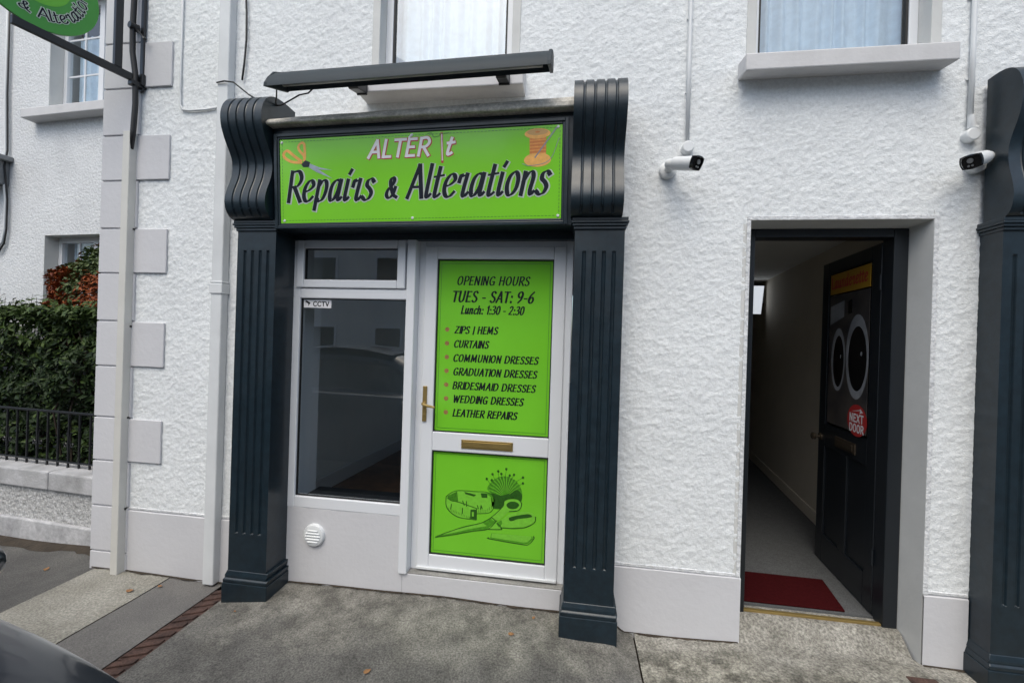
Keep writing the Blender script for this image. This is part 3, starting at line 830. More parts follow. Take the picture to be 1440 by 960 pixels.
b = B(); b.box(-.912, -.886, y0 - .009, y0 - .0005, 1.068, 1.288)
b.tube([(-.899, y0 - .009, 1.182), (-.899, y0 - .045, 1.182), (-.889, y0 - .055, 1.18), (-.86, y0 - .056, 1.172), (-.818, y0 - .052, 1.165)], [.010, .009, .009, .008, .007], 10)
b.tube([(-.899, y0 - .009, 1.11), (-.899, y0 - .013, 1.11)], .008, 10)
b.build('handle', m_brass, sd_, bevel=.002)
b = B(); b.quad((-.84, y0 + .024, 1.01), (-.122, y0 + .024, 1.01), (-.122, y0 + .024, 2.08), (-.84, y0 + .024, 2.08)); b.quad((-.84, y0 + .024, .242), (-.122, y0 + .024, .242), (-.122, y0 + .024, .884), (-.84, y0 + .024, .884))
b.build('door_panel', m_green_d, sd_)
YP = y0 + .0225        # face of the vinyl sheets

# ------------------------------------------------------------------ vinyl posters in the door
def FDo(u, v, d=0): return Vector((u, YP - .002 - d, v))
def dashes(b, x0, x1, z0, z1, F, d, w=.0025, dash_=.012, gap=.008):
    for (a, c, hor) in ((x0, x1, 1), (z0, z1, 0)):
        t = a
        while t < c - dash_:
            for e in ((z0, z1) if hor else (x0, x1)):
                if hor: shape(b, [(t, e), (t + dash_, e), (t + dash_, e + w), (t, e + w)], F, d)
                else: shape(b, [(e, t), (e + w, t), (e + w, t + dash_), (e, t + dash_)], F, d)
            t += dash_ + gap
hp = top('opening_hours_poster', 'green vinyl sheet listing opening hours and services in the white shop door', 'poster', (-.48, YP, 1.0))
b = B(); b.box(-.838, -.124, YP - .002, YP, 1.013, 2.078); b.build('sheet', m_green_d, hp)
b = B()
lines = [('OPENING HOURS', -.722, -.252, 1.928, .052, .0095, .6), ('TUES - SAT: 9-6', -.752, -.220, 1.822, .066, .0125, .6), ('Lunch: 1:30 - 2:30', -.690, -.283, 1.748, .05, .0095, .6),
         ('ZIPS | HEMS', -.727, -.442, 1.625, .043, .0095, .6), ('CURTAINS', -.729, -.497, 1.537, .043, .0095, .6), ('COMMUNION DRESSES', -.731, -.186, 1.449, .043, .0095, .6),
         ('GRADUATION DRESSES', -.728, -.192, 1.364, .043, .0095, .6), ('BRIDESMAID DRESSES', -.730, -.198, 1.277, .043, .0095, .6), ('WEDDING DRESSES', -.724, -.270, 1.193, .043, .0095, .6), ('LEATHER REPAIRS', -.724, -.306, 1.106, .043, .0095, .6)]
for s, u0, u1, v, h, t, mr in lines:
    b = B(); write(b, s, u0, u1, v, h, t * 1.05, FDo, .0006, .2, .45, .25, gs=.82); b.build('text_line', m_ink, hp)
for i in range(7):
    b = B(); disc(b, lerp(-.775, -.768, i / 6), lerp(1.647, 1.128, i / 6), .0145, .0145, FDo, .0006, 16); b.build('bullet_dot', m_bullet, hp)
b = B()
for (a, c, e, f) in ((-.824, -.8215, 1.028, 2.062), (-.1405, -.138, 1.028, 2.062)): shape(b, [(a, e), (c, e), (c, f), (a, f)], FDo, .0004)
for e in (1.028, 2.0595): shape(b, [(-.824, e), (-.138, e), (-.138, e + .0025), (-.824, e + .0025)], FDo, .0005)
b.build('border_line', m_stitch, hp)

sp = top('sewing_poster', 'green vinyl sheet with tape measure, pincushion and scissors drawing below the letter plate', 'poster', (-.48, YP, .25))
b = B(); b.box(-.838, -.124, YP - .002, YP, .244, .882); b.build('sheet', m_green_d, sp)
b = B()
for (a, c, e, f) in ((-.824, -.8215, .258, .868), (-.1405, -.138, .258, .868)): shape(b, [(a, e), (c, e), (c, f), (a, f)], FDo, .0004)
for e in (.258, .8655): shape(b, [(-.824, e), (-.138, e), (-.138, e + .0025), (-.824, e + .0025)], FDo, .0005)
b.build('border_line', m_stitch, sp)
def ZP(zx, zy):     # drawing coordinates of the artwork (1030 x 926 units)
    u = (zx - 51 + (zy - 430) * .024) / 1032
    yt = -58 + 75 * u; yb = 868 + 87 * u
    return (lerp(-.838, -.124, u), lerp(.244, .882, (yb - zy) / (yb - yt)))
def ZL(b, pts, t, d, mi, mr=.6, cm=True):
    q = [ZP(*p) for p in pts]
    ribbon(b, catmull(q) if cm and len(q) > 2 else q, t, FDo, d, mr, .6, mi)
def ZS(b, pts, d, mi, cm=False):
    q = [ZP(*p) for p in pts]
    if cm: q = [tuple(p) for p in catmull(q + [q[0]])][:-1]
    shape(b, q, FDo, d, mi)
mm = [m_line, m_mid, m_lite]
# tape measure
b = B()
ZS(b, [(185, 365), (280, 310), (460, 318), (590, 330), (628, 400), (600, 480), (540, 515), (462, 512), (462, 570), (400, 562), (300, 545), (215, 490), (182, 420)], .0005, 2, True)
ZS(b, [(190, 362), (285, 312), (290, 415), (235, 400), (200, 380)], .0007, 1)
for i in range(7): ZL(b, [(200 + i * 13, 352 - i * 5), (212 + i * 13, 385 + i * 3)], .004, .0008, 0, .8, False)
ZS(b, [(350, 318), (460, 345), (440, 360), (360, 338)], .0007, 0); ZS(b, [(500, 330), (560, 330), (562, 372), (510, 370)], .0007, 0)
ZS(b, [(408, 478), (462, 478), (460, 568), (405, 560)], .0007, 0)
for p in ([(182, 360), (182, 440), (215, 495), (300, 548), (460, 572)], [(182, 360), (230, 325), (300, 306), (460, 315), (560, 322), (625, 370), (625, 450), (580, 505), (470, 515)], [(195, 375), (235, 400), (300, 412), (470, 470)], [(465, 470), (462, 570)]):
    ZL(b, p, .0055, .0009, 0)
for p in ([(232, 430), (225, 475)], [(335, 465), (332, 515)], [(335, 400), (350, 440)], [(370, 405), (372, 450)], [(470, 440), (480, 470)], [(505, 440), (500, 475)], [(515, 470), (505, 440)]): ZL(b, p, .006, .0010, 0, 1, False)
for i in range(14): ZL(b, [(205 + i * 15, 505 + i * 4.6 - (14 - i) * 1.2), (206 + i * 15, 485 + i * 4.6 - (14 - i) * 1.2)], .0022, .0010, 0, 1, False)
for i in range(8): ZL(b, [(480 + i * 17, 505 - max(0, i - 4) * 12), (481 + i * 17, 480 - max(0, i - 4) * 12)], .0022, .0010, 0, 1, False)
ZL(b, [(565, 335), (600, 360), (612, 400)], .012, .0008, 1); ZL(b, [(430, 505), (430, 535)], .012, .0011, 2, 1, False)
b.build('tape_measure_print', mm, sp)
# pincushion
b = B()
ZS(b, [(560, 290), (590, 235), (650, 190), (720, 175), (800, 205), (850, 260), (875, 330), (870, 390), (840, 440), (720, 470), (620, 470), (590, 420), (600, 350)], .0004, 1, True)
ZS(b, [(600, 330), (680, 350), (760, 330), (830, 300), (872, 345), (868, 395), (835, 440), (720, 468), (622, 466), (600, 420)], .0005, 0, True)
for i in range(26):
    a = -1.35 + i * .105
    ZL(b, [(725 + 40 * math.sin(a), 360 - 60 * math.cos(a)), (722 + 95 * math.sin(a), 345 - 118 * math.cos(a)), (718 + 148 * math.sin(a), 335 - 158 * math.cos(a))], .0028, .0006 + (i % 3) * 1e-4, 0 if i % 2 else 2, .8)
for (hx, hy, bx, by) in ((555, 200, 590, 250), (607, 158, 630, 210), (600, 212, 615, 240), (658, 132, 665, 200), (686, 155, 690, 205), (731, 112, 722, 195), (762, 170, 750, 225), (800, 163, 775, 210), (880, 188, 820, 225), (880, 240, 840, 262)):
    ZL(b, [(hx, hy), (bx, by)], .0022, .0008, 0, 1, False)
    q = ZP(hx, hy); disc(b, q[0], q[1], .0075, .0085, FDo, .0009, 12, 0)
b.build('pincushion_print', mm, sp)
# scissors and chalk
b = B()
ZS(b, [(85, 728), (170, 690), (330, 640), (500, 600), (610, 540), (650, 575), (560, 655), (420, 672), (230, 705)], .0011, 1)
ZS(b, [(120, 715), (300, 655), (520, 600), (560, 625), (420, 650), (230, 695)], .0012, 2)
ZS(b, [(600, 545), (700, 450), (720, 400), (770, 378), (840, 385), (868, 430), (840, 480), (760, 492), (700, 545), (640, 580)], .0013, 2, True)
ZS(b, [(735, 430), (770, 405), (820, 408), (848, 435), (815, 468), (755, 465)], .0014, 0, True)
ZS(b, [(560, 655), (700, 560), (760, 520), (860, 495), (950, 500), (990, 540), (975, 590), (900, 628), (780, 640), (690, 640), (670, 650)], .0011, 2, True)
ZS(b, [(760, 548), (850, 525), (930, 515), (965, 535), (930, 548), (840, 560), (775, 580)], .0014, 0, True)
for p in ([(85, 728), (330, 640), (500, 600), (600, 545), (700, 450), (715, 400), (770, 378), (840, 385), (870, 430), (840, 482), (760, 492)], [(85, 732), (250, 708), (420, 675), (570, 652), (650, 575)], [(570, 655), (690, 655), (690, 640), (800, 645), (910, 632), (985, 590), (995, 540)], [(600, 545), (640, 580)], [(655, 600), (690, 640)]):
    ZL(b, p, .0065, .0016, 0)
ZS(b, [(640, 600), (690, 570), (700, 600), (670, 640)], .0012, 1)
ZS(b, [(600, 690), (960, 715), (975, 735), (930, 780), (880, 782), (590, 735)], .0006, 1)
ZS(b, [(605, 692), (950, 714), (962, 728), (922, 768), (880, 770), (600, 728)], .0008, 2)
ZL(b, [(575, 730), (590, 742), (880, 788), (935, 785), (980, 735), (975, 715)], .007, .0009, 0)
b.build('scissors_print', mm, sp)

# ------------------------------------------------------------------ main sign on the fascia
sg = top('shop_sign', 'bright green repairs and alterations sign board with screws on the dark fascia', 'sign', FS(SWD / 2, 0, 0))
b = B(); b.box(0, SWD, 0, SHT, -.01, 0, F=FB); b.build('sign_board', m_green, sg, bevel=.001)
def SU(p): return (p[0] * SWD, p[1] * SHT)
def two(s, u0, u1, v, h, t, **k):
    write(bo, s, u0 + .003, u1 + .003, v - .003, h, t + .013, FS, .0006, **k)
    write(bi, s, u0, u1, v, h, t, FS, .0016, **k)
bo, bi = B(), B()
two('Repairs', .040, .612, .128, .178, .0255, shear=.16, mr=.3, nib=.35, gs=.92)
two('&', .655, .757, .135, .150, .023, shear=.16, mr=.3, nib=.35, gs=.95)
two('Alterations', .785, 1.622, .132, .182, .0255, shear=.16, mr=.3, nib=.35, gs=.92)
bo.build('lettering_outline', m_halo, sg); bi.build('lettering', m_ink2, sg)
bo, bi = B(), B()
def alt(s, u0, u1, v, h, sl):
    write(bo, s, u0 + .002, u1 + .002, v - .002, h, .026, FS, .0006, .2, .9, .3, slope=sl); write(bi, s, u0, u1, v, h, .017, FS, .0014, .2, .85, .3, slope=sl)
alt('ALTER', .552, .945, .366, .098, 0)
ribbon(bo, [(.995, .325), (.990, .485)], .014, FS, .0009, 1); ribbon(bi, [(.995, .335), (.990, .478)], .006, FS, .0016, 1)
alt('t', 1.010, 1.082, .366, .100, 0)
ribbon(bi, [(.800, .472), (.818, .488)], .010, FS, .0015, 1)
bo.build('name_outline', m_red, sg); bi.build('name_lettering', m_white, sg)
b = B(); dashes(b, .014, SWD - .014, .014, SHT - .016, FS, .0006, .0028, .013, .007)
ribbon(b, catmull([SU(q) for q in ((.545, .975), (.559, .985), (.568, .94), (.585, .945), (.594, .968), (.62, .975))]), .004, FS, .0009, .8)
b.build('stitch_border', m_stitch, sg)
for q in ((.008, .965), (.986, .978), (.99, .03), (.014, .03), (.489, .972), (.493, .035)):
    u, v = SU(q); B().tube([FS(u, v, 0), FS(u, v, .004)], [.0085, .006], 12).build('screw', m_white_pl, sg, smooth=40)
b = B()   # printed scissors
hand = lambda pts, t: ribbon(b, catmull([SU(q) for q in pts]), t, FS, .0008 + len(b.f) * 1e-6, .8, .4, 0)
hand(((.082, .72), (.045, .735), (.018, .79), (.016, .84), (.03, .865), (.055, .80), (.082, .735)), .018)
hand(((.094, .74), (.092, .80), (.076, .86), (.072, .91), (.082, .95), (.094, .93), (.096, .80), (.094, .745)), .016)
shape(b, [SU(q) for q in ((.082, .70), (.098, .745), (.116, .72), (.112, .665), (.090, .665))], FS, .0015, 2)
shape(b, [SU(q) for q in ((.110, .71), (.150, .655), (.200, .615), (.150, .630), (.110, .68))], FS, .0012, 1)
shape(b, [SU(q) for q in ((.110, .69), (.150, .625), (.201, .515), (.140, .600), (.108, .665))], FS, .0013, 1)
b.build('scissors_print', [m_orange, m_steel_pr, m_trough], sg)
b = B()   # printed thread reel
def el(c, w, h, d, mi): disc(b, c[0] * SWD, c[1] * SHT, w * SWD, h * SHT, FS, d, 28, mi)
shape(b, [SU(q) for q in ((.893, .87), (.948, .87), (.948, .66), (.894, .66))], FS, .0010, 1)
el((.920, .635), .0445, .075, .0008, 0); shape(b, [SU(q) for q in ((.895, .70), (.946, .70), (.955, .65), (.886, .65))], FS, .0011, 0)
el((.919, .915), .0425, .055, .0012, 0); el((.919, .93), .034, .032, .0014, 2); el((.919, .932), .008, .010, .0016, 1)
for i in range(9): ribbon(b, [SU((.895, .70 + i * .018)), SU((.946, .705 + i * .018))], .0025, FS, .0013, 1, .5, 3 if i % 2 else 0)
b.build('reel_print', [m_orange, m_orange2, M('pale_wood_print', (.62, .36, .12), .4), M('red_thread_print', (.56, .15, .03), .4)], sg)
b = B(); ribbon(b, [SU((.912, .66)), SU((.985, .985))], .007, FS, .0020, 1); ribbon(b, catmull([SU(q) for q in ((.87, .60), (.90, .575), (.96, .63), (.99, .86))]), .003, FS, .0018, 1)
b.build('needle_print', m_plight, sg)

# CCTV sticker in the window
cs = top('cctv_sticker', 'small white CCTV sticker in the top corner of the shop window', 'sticker', (-1.63, .018, 1.77))
FC = lambda u, v, d=0: Vector((u, .017 - d, v))
b = B(); b.box(-1.728, -1.537, .017, .0195, 1.762, 1.815); b.build('sticker_sheet', m_white, cs)
b = B(); write(b, 'CCTV', -1.662, -1.548, 1.774, .028, .0065, FC, .0006, 0, .9)
ribbon(b, [(-1.712, 1.803), (-1.688, 1.79)], .012, FC, .0006, 1); ribbon(b, [(-1.694, 1.79), (-1.694, 1.776)], .004, FC, .0007, 1)
b.build('sticker_lettering', m_ink, cs)

# round air vent on the riser
av = top('air_vent', 'round white louvred air vent on the grey riser under the shop window', 'vent', (-1.59, -.004, .31))
b = B(); b.tube([(-1.59, -.002, .31), (-1.59, -.012, .31), (-1.59, -.022, .31), (-1.59, -.026, .31)], [.072, .072, .066, .055], 32); b.build('cover', m_white_pl, av, smooth=35)
b = B()
for i in range(5):
    z = .31 + (i - 2) * .018; w = math.sqrt(max(0, .05 ** 2 - (z - .31) ** 2))
    B().prism([(-1.59 - w, -.0265, z - .005), (-1.59 - w, -.033, z - .003), (-1.59 - w, -.0265, z + .004)], (2 * w, 0, 0)).build('louvre', m_white_pl, av, bevel=.001)

# ------------------------------------------------------------------ neighbouring shopfront at the right edge
sf2 = top('shopfront', 'dark slate launderette shopfront cut off by the right edge of the photo', 'shopfront', (2.9, -.1, -.06))
pilaster(sf2, 2.09, 2.36, -.125, .62, -.055, 2.08, 2.37)
b = B(); b.box(2.372, 3.6, -.16, .02, 2.25, 2.82); b.build('fascia', m_dark, sf2, bevel=.004)
b = B(); b.box(2.36, 3.6, -.03, .02, -.15, .5); b.box(2.36, 2.43, -.02, .05, .5, 2.25); b.box(2.43, 3.6, -.02, .05, .5, .57); b.box(2.43, 3.6, -.02, .05, 2.19, 2.25); b.build('window_frame', m_dark, sf2, bevel=.004)
b = B(); b.quad((2.43, .02, .57), (3.6, .02, .57), (3.6, .02, 2.19), (2.43, .02, 2.19)); b.build('pane', m_glass, sf2)
b = B(); b.box(2.42, 3.4, .7, .8, -.1, 2.7); b.build('window_back', m_int_wall, sf2)

# ------------------------------------------------------------------ trough light over the sign
tl = top('trough_light', 'long dark grey trough light with two brackets above the green sign', 'light', (-.92, -.15, 3.05))
def xf(x, y, z):   # the trough hangs a little askew
    return Vector((x, y, z + .018 * (x + 1.68)))
PR = [(-.452, 2.918), (-.449, 2.942), (-.425, 2.985), (-.385, 3.03), (-.33, 3.066), (-.29, 3.078), (-.268, 3.074), (-.258, 3.05), (-.258, 3.002), (-.272, 2.992)]
b = B()
b.grid([[xf(x, *p) for p in PR] for x in (-1.675, -.155)])
inner = [(-.272, 2.992), (-.30, 3.03), (-.39, 3.0), (-.438, 2.93), (-.452, 2.918)]
b.grid([[xf(x, *p) for p in inner] for x in (-1.675, -.155)])
b.build('housing', m_trough, tl, smooth=30)
for x0, x1 in ((-1.686, -1.672), (-.158, -.140)):
    b = B(); e = .004; c = (-.35, 3.0)
    b.prism([xf(x0, p[0] + (e if p[0] > c[0] else -e), p[1] + (e if p[1] > c[1] else -e)) for p in PR], (x1 - x0, 0, .018 * (x1 - x0)))
    b.build('end_cap', m_trough, tl, bevel=.003)
b = B(); b.tube([xf(-1.64, -.36, 2.985), xf(-.19, -.36, 2.985)], .018, 12); b.build('tube_lamp', m_tube, tl, smooth=True)
for x in (-1.285, -.425):
    b = B(); z = 3.045 + .018 * (x + 1.68)
    b.box(x - .032, x + .032, -.150, -.136, z - .025, z + .04)
    b.prism([(x - .03, -.15, z - .02), (x - .03, -.15, z + .02), (x - .03, -.33, z + .01), (x - .03, -.33, z - .02), (x - .03, -.24, z - .045)], (.06, 0, 0))
    b.build('bracket', m_black, tl, bevel=.003)
cb = top('light_cable', 'thin black cable sagging from the trough light to the ledge end', 'cable', (-1.85, -.16, 2.98))
b = B()
b.tube([Vector(p) for p in catmull([(-2.33, -.07, 3.222), (-2.25, -.075, 3.225), (-2.16, -.085, 3.18), (-2.03, -.12, 3.07), (-1.93, -.15, 3.012), (-1.84, -.2, 2.975), (-1.795, -.2, 2.957)], 6)] if False else [(-2.33, -.07, 3.20), (-2.27, -.075, 3.205), (-2.2, -.08, 3.19), (-2.14, -.09, 3.145), (-2.06, -.11, 3.085), (-1.98, -.14, 3.035), (-1.92, -.17, 3.015), (-1.84, -.2, 2.985), (-1.80, -.2, 2.955)], .005, 6)
b.tube([(-1.80, -.2, 2.955), (-1.775, -.24, 2.955), (-1.755, -.26, 2.97), (-1.74, -.28, 3.0), (-1.735, -.29, 3.03), (-1.73, -.30, 3.05)], .0045, 6)
b.tube([(-1.80, -.2, 2.955), (-1.75, -.22, 2.945), (-1.68, -.235, 2.965), (-1.62, -.245, 2.985), (-1.56, -.25, 2.99), (-1.52, -.255, 3.02), (-1.48, -.26, 3.05)], .0045, 6)
b.build('cable_run', m_cable, cb, smooth=True)

# ------------------------------------------------------------------ CCTV cameras
def cctv(loc, aim, label):
    c = top('security_camera', label, 'camera', loc, 'bullet cameras on the white wall')
    L = Vector(loc); a = Vector(aim).normalized()
    b = B(); b.tube([L + Vector((0, .004, 0)), L + Vector((0, -.03, 0)), L + Vector((0, -.036, 0))], [.048, .046, .034], 24); b.build('base', m_white_pl, c, smooth=35)
    k = L + Vector((0, -.075, .012))
    b = B(); b.tube([L + Vector((0, -.034, 0)), L + Vector((0, -.05, .002)), k], [.024, .020, .022], 16); b.tube([k - a * .02, k + a * .025], [.024, .026], 16); b.build('arm', m_white_pl, c, smooth=35)
    s = k + a * .02
    b = B(); b.tube([s, s + a * .01, s + a * .12, s + a * .142], [.024, .034, .037, .037], 24); b.build('housing', m_white_pl, c, smooth=35)
    e = s + a * .142
    # visor and black face
    side = a.cross(Vector((0, 0, 1))).normalized(); upv = side.cross(a)
    def oc(r, z, t=0):
        out = []
        for q in range(16):
            an = 2 * math.pi * q / 16
            ca, sa = math.cos(an), math.sin(an)
            f = r / max(abs(ca), abs(sa)) ** .55
            out.append(e + side * ca * f * 1.08 + upv * sa * f * .95 + a * (z + t * sa))
        return out
    b = B(); b.grid([oc(.037, -.004), oc(.037, .016, .008), oc(.031, .018, .008)], closed=True); b.poly(oc(.031, .014, .004)); fm = b.build('face', m_lens, c, smooth=35)
    b = B(); b.tube([e + a * .0165 + upv * .006, e + a * .0205 + upv * .006], .012, 14); b.tube([e + a * .0165 - upv * .018 - side * .006, e + a * .019 - upv * .018 - side * .006], .005, 8); b.tube([e + a * .0165 - upv * .018 + side * .008, e + a * .019 - upv * .018 + side * .008], .005, 8)
    b.build('lens', m_steelgrey, fm)
cctv((.512, -.005, 2.583), (.62, -.72, -.30), 'white security camera with black face aimed right, left of the dark doorway')
cctv((2.045, -.005, 2.578), (-.8, -.5, -.34), 'white security camera facing the viewer beside the right dark bracket')
for x0, x1, zb, lb in ((.612, .606, 2.715, 'thin white conduit with round box above the left camera'), (2.014, 2.025, 2.735, 'thin white conduit with round box above the right camera')):
    c = top('conduit', lb, 'conduit', (x0, -.01, zb), 'white cable conduits')
    b = B(); b.tube([(x0, -.02, zb + .01), (lerp(x0, x1, .4), -.02, 3.2), (lerp(x0, x1, .5), -.02, 3.6), (x1, -.02, 5.3)], .0115, 10); b.build('pipe', m_white_pl, c, smooth=True)
    b = B(); b.tube([(x0 + .002, 0, zb - .01), (x0 + .002, -.04, zb - .01), (x0 + .002, -.045, zb - .01)], [.033, .033, .027], 20); b.build('junction_box', m_white_pl, c, smooth=35)
    for z in (3.02, 3.44): B().box(x0 - .018, x0 + .016, -.012, .0, z, z + .012).build('clip', m_white_pl, c)
    if x0 > 1:
        b = B(); b.tube([(x0, -.028, zb + .09), (x0, -.028, zb + .03), (x0 + .02, -.03, zb + .02)], .016, 12); b.build('gland', m_white_pl, c, smooth=35)

# ------------------------------------------------------------------ pipes, trunking, cables at the left
dp = top('downpipe', 'square white downpipe running down the wall behind the left pilaster', 'downpipe', (-2.29, -.03, -.06))
b = B(); b.box(-2.335, -2.255, -.062, -.004, -.06, 5.3); b.build('pipe', m_pipe, dp, bevel=.008, segs=3)
b = B(); b.box(-2.342, -2.248, -.069, -.003, 1.835, 1.90); b.box(-2.341, -2.249, -.067, -.003, 1.905, 1.915); b.build('collar', m_pipe, dp, bevel=.004)
tr = top('cable_trunking', 'cream cable trunking boxed up the grey quoins from the pavement', 'trunking', (-2.995, -.03, -.06))
b = B(); b.box(-3.026, -2.972, -.068, -.012, -.065, 2.915); b.build('trunking_cover', m_trunk, tr, bevel=.004)
for z in (.36, .98, 1.6, 2.26): B().box(-2.973, -2.968, -.03, -.012, z, z + .012).build('clip', m_gasket, tr)
bc = top('black_cable', 'thick black cable dropping beside the hanging sign into the trunking', 'cable', (-2.93, -.05, 2.9))
b = B(); b.tube([(-2.985, -.05, 2.80), (-2.967, -.05, 2.92), (-2.957, -.05, 3.1), (-2.958, -.055, 3.3), (-2.985, -.055, 3.45), (-2.995, -.05, 3.6), (-2.99, -.05, 3.8), (-2.99, -.04, 4.2), (-2.99, -.03, 5.2)], .0165, 10); b.build('cable_run', m_cable, bc, smooth=True)
wc = top('wall_cable', 'thin dark cable hanging on the wall right of the downpipe', 'cable', (-2.19, -.02, 3.25))
b = B(); b.tube([(-2.19, -.02, 3.24), (-2.178, -.02, 3.35), (-2.168, -.02, 3.5), (-2.172, -.02, 3.68), (-2.19, -.02, 3.9), (-2.19, -.02, 5.2)], .006, 6); b.build('cable_run', m_cable, wc, smooth=True)
wp = top('white_cable', 'thin white painted cable curving across the wall left of the downpipe', 'cable', (-2.5, -.012, 3.06))
b = B(); b.tube([(-2.655, -.014, 5.2), (-2.655, -.014, 3.2), (-2.65, -.014, 3.10), (-2.63, -.014, 3.068), (-2.58, -.014, 3.06), (-2.45, -.014, 3.062), (-2.34, -.014, 3.075)], .007, 8); b.build('cable_run', m_pipe, wp, smooth=True)

# ------------------------------------------------------------------ round hanging sign
hs = top('hanging_sign', 'round green repairs and alterations sign hung on a black bracket at the corner', 'sign', (-2.961, -.02, 3.28))
HA = Vector((-2.961, -.02, 0)); HD = Vector((-.2451, -.9695, 0)); HN = Vector((.9695, -.2451, 0))
def FH(s, z, d=0): return HA + HD * s + Vector((0, 0, z)) + HN * d
def FHb(s, z, d): return FH(s, z, d)
b = B(); b.box(-.004, .60, 3.248, 3.296, -.012, .012, F=FHb); b.box(-.03, .06, 3.22, 3.25, -.02, .03, F=FHb); b.build('lower_arm', m_black, hs, bevel=.003)
b = B(); b.box(.105, .147, 3.296, 4.02, -.014, .014, F=FHb); b.build('post', m_black, hs, bevel=.003)
b = B(); b.box(-.0, 1.0, 4.02, 4.06, -.014, .014, F=FHb); b.build('upper_arm', m_black, hs, bevel=.003)
b = B(); b.box(-.012, .0, 3.2, 4.1, -.03, .03, F=FHb); b.box(-.01, .012, 3.235, 3.31, -.045, .045, F=FHb); b.build('wall_plate', m_black, hs, bevel=.003)
b = B(); b.tube([FH(.01, 3.625, -.02), FH(.06, 3.625, -.02)], [.026, .022], 12); b.tube([FH(.03, 3.615, -.01), (-2.895, -.06, 3.535)], .006, 8); b.tube([(-2.898, -.06, 3.538), (-2.888, -.06, 3.525)], .011, 8); b.build('stay_rod', m_black, hs)
HC, HR = (.512, 3.575), .283
b = B()
ring = [FH(HC[0] + HR * math.cos(2 * math.pi * k / 72), HC[1] + HR * math.sin(2 * math.pi * k / 72), -.008) for k in range(72)]
b.prism(ring, HN * .016); hd = b.build('disc', m_green_hang, hs, bevel=.002)
FHm = lambda u, v, d=0: FH(HC[0] - u, HC[1] + v, .008 + d)
b = B(); disc(b, 0, .01, .15, .15, FHm, .0008, 56); b.build('light_centre', m_green_hang2, hd)
def arc_text(b, s, a0, a1, r, h, t, d0):
    k = (a1 - a0) / text_width(s); x = 0; c = 0
    for ch in s:
        for st_ in GL[ch][1]:
            pp = []
            for p in catmull(st_):
                an = a0 + (x + p.x) * k; rr = r - p.y * h
                pp.append((rr * math.cos(an), rr * math.sin(an)))
            ribbon(b, pp, t, FHm, d0 + (c % 5) * 5e-5, .5, .5); c += 1
        x += GL[ch][0]
R_ = math.radians
b = B(); arc_text(b, 'Repairs & Alterations', R_(-190), R_(22), .222, .058, .019, .0006); b.build('lettering_outline', m_halo, hd)
b = B(); arc_text(b, 'Repairs & Alterations', R_(-190), R_(22), .222, .058, .0085, .0014); b.build('lettering', m_ink2, hd)

# ------------------------------------------------------------------ door mat, white box, covers, leaves
b = B(); b.prism([(1.03, .212, .059), (1.636, .212, .059), (1.70, .56, .059), (1.03, .57, .059)], (0, 0, .012))
tag(b.build('door_mat', m_mat, bevel=.004), 'red door mat on the grey floor just inside the hall door', 'door mat')
wl = top('glowing_white_box', 'white tapered box with added glow deep in the dark hallway', 'white box', (2.40, 3.45, 2.25))  # unidentified white box, made to glow so it stays bright in the hall
b = B(); b.add([(2.18, 3.30, 2.03), (2.385, 3.30, 2.03), (2.415, 3.30, 2.39), (2.15, 3.30, 2.39), (2.2, 3.38, 2.05), (2.37, 3.38, 2.05), (2.40, 3.38, 2.37), (2.17, 3.38, 2.37)], [(0, 1, 2, 3)], 0)
b.add(b.v[:8], [(4, 7, 6, 5), (0, 4, 5, 1), (1, 5, 6, 2), (2, 6, 7, 3), (3, 7, 4, 0)], 1)
b.build('box_body', [m_box_glow, m_white_pl], wl)
b = B(); b.box(2.28, 2.46, 3.382, 3.44, 2.18, 2.30); b.build('backplate', m_white_pl, wl)

dc = top('drain_channel', 'rusty cast iron channel cover crossing the pavement to the downpipe', 'drain cover', (-2.15, -.8, -.06))
for k in range(7):
    y1 = -.075 - k * .205; y0_ = y1 - .2
    if y0_ < KY: break
    b = B(); xa, xb = -2.212, -2.088
    nseg = 4
    b.add([(x, y, gz(x, y) + dz) for dz in (-.05, -.006) for x, y in ((xa, y0_), (xb, y0_), (xb, y1), (xa, y1))], [(0, 3, 2, 1), (4, 5, 6, 7), (0, 1, 5, 4), (1, 2, 6, 5), (2, 3, 7, 6), (3, 0, 4, 7)])
    for i in range(3):
        ya = lerp(y0_, y1, (i + .12) / 3); yb = ya + .034
        b.add([(x, y, gz(x, y) + dz) for dz in (-.008, .004) for x, y in ((xa + .012, ya), (xb - .012, ya + .045), (xb - .012, yb + .045), (xa + .012, yb))], [(0, 3, 2, 1), (4, 5, 6, 7), (0, 1, 5, 4), (1, 2, 6, 5), (2, 3, 7, 6), (3, 0, 4, 7)])
    b.build('cover_plate', m_rust, dc, bevel=.003)
b = B()
b.add([(x, y, gz(x, y) + dz) for dz in (-.02, .010) for x, y in ((1.72, -.27), (1.87, -.27), (1.865, -.115), (1.725, -.12))], [(0, 3, 2, 1), (4, 5, 6, 7), (0, 1, 5, 4), (1, 2, 6, 5), (2, 3, 7, 6), (3, 0, 4, 7)])
tag(b.build('iron_cover', m_rust, bevel=.005), 'small rusty iron cover set in the concrete near the right doorway jamb', 'iron cover')
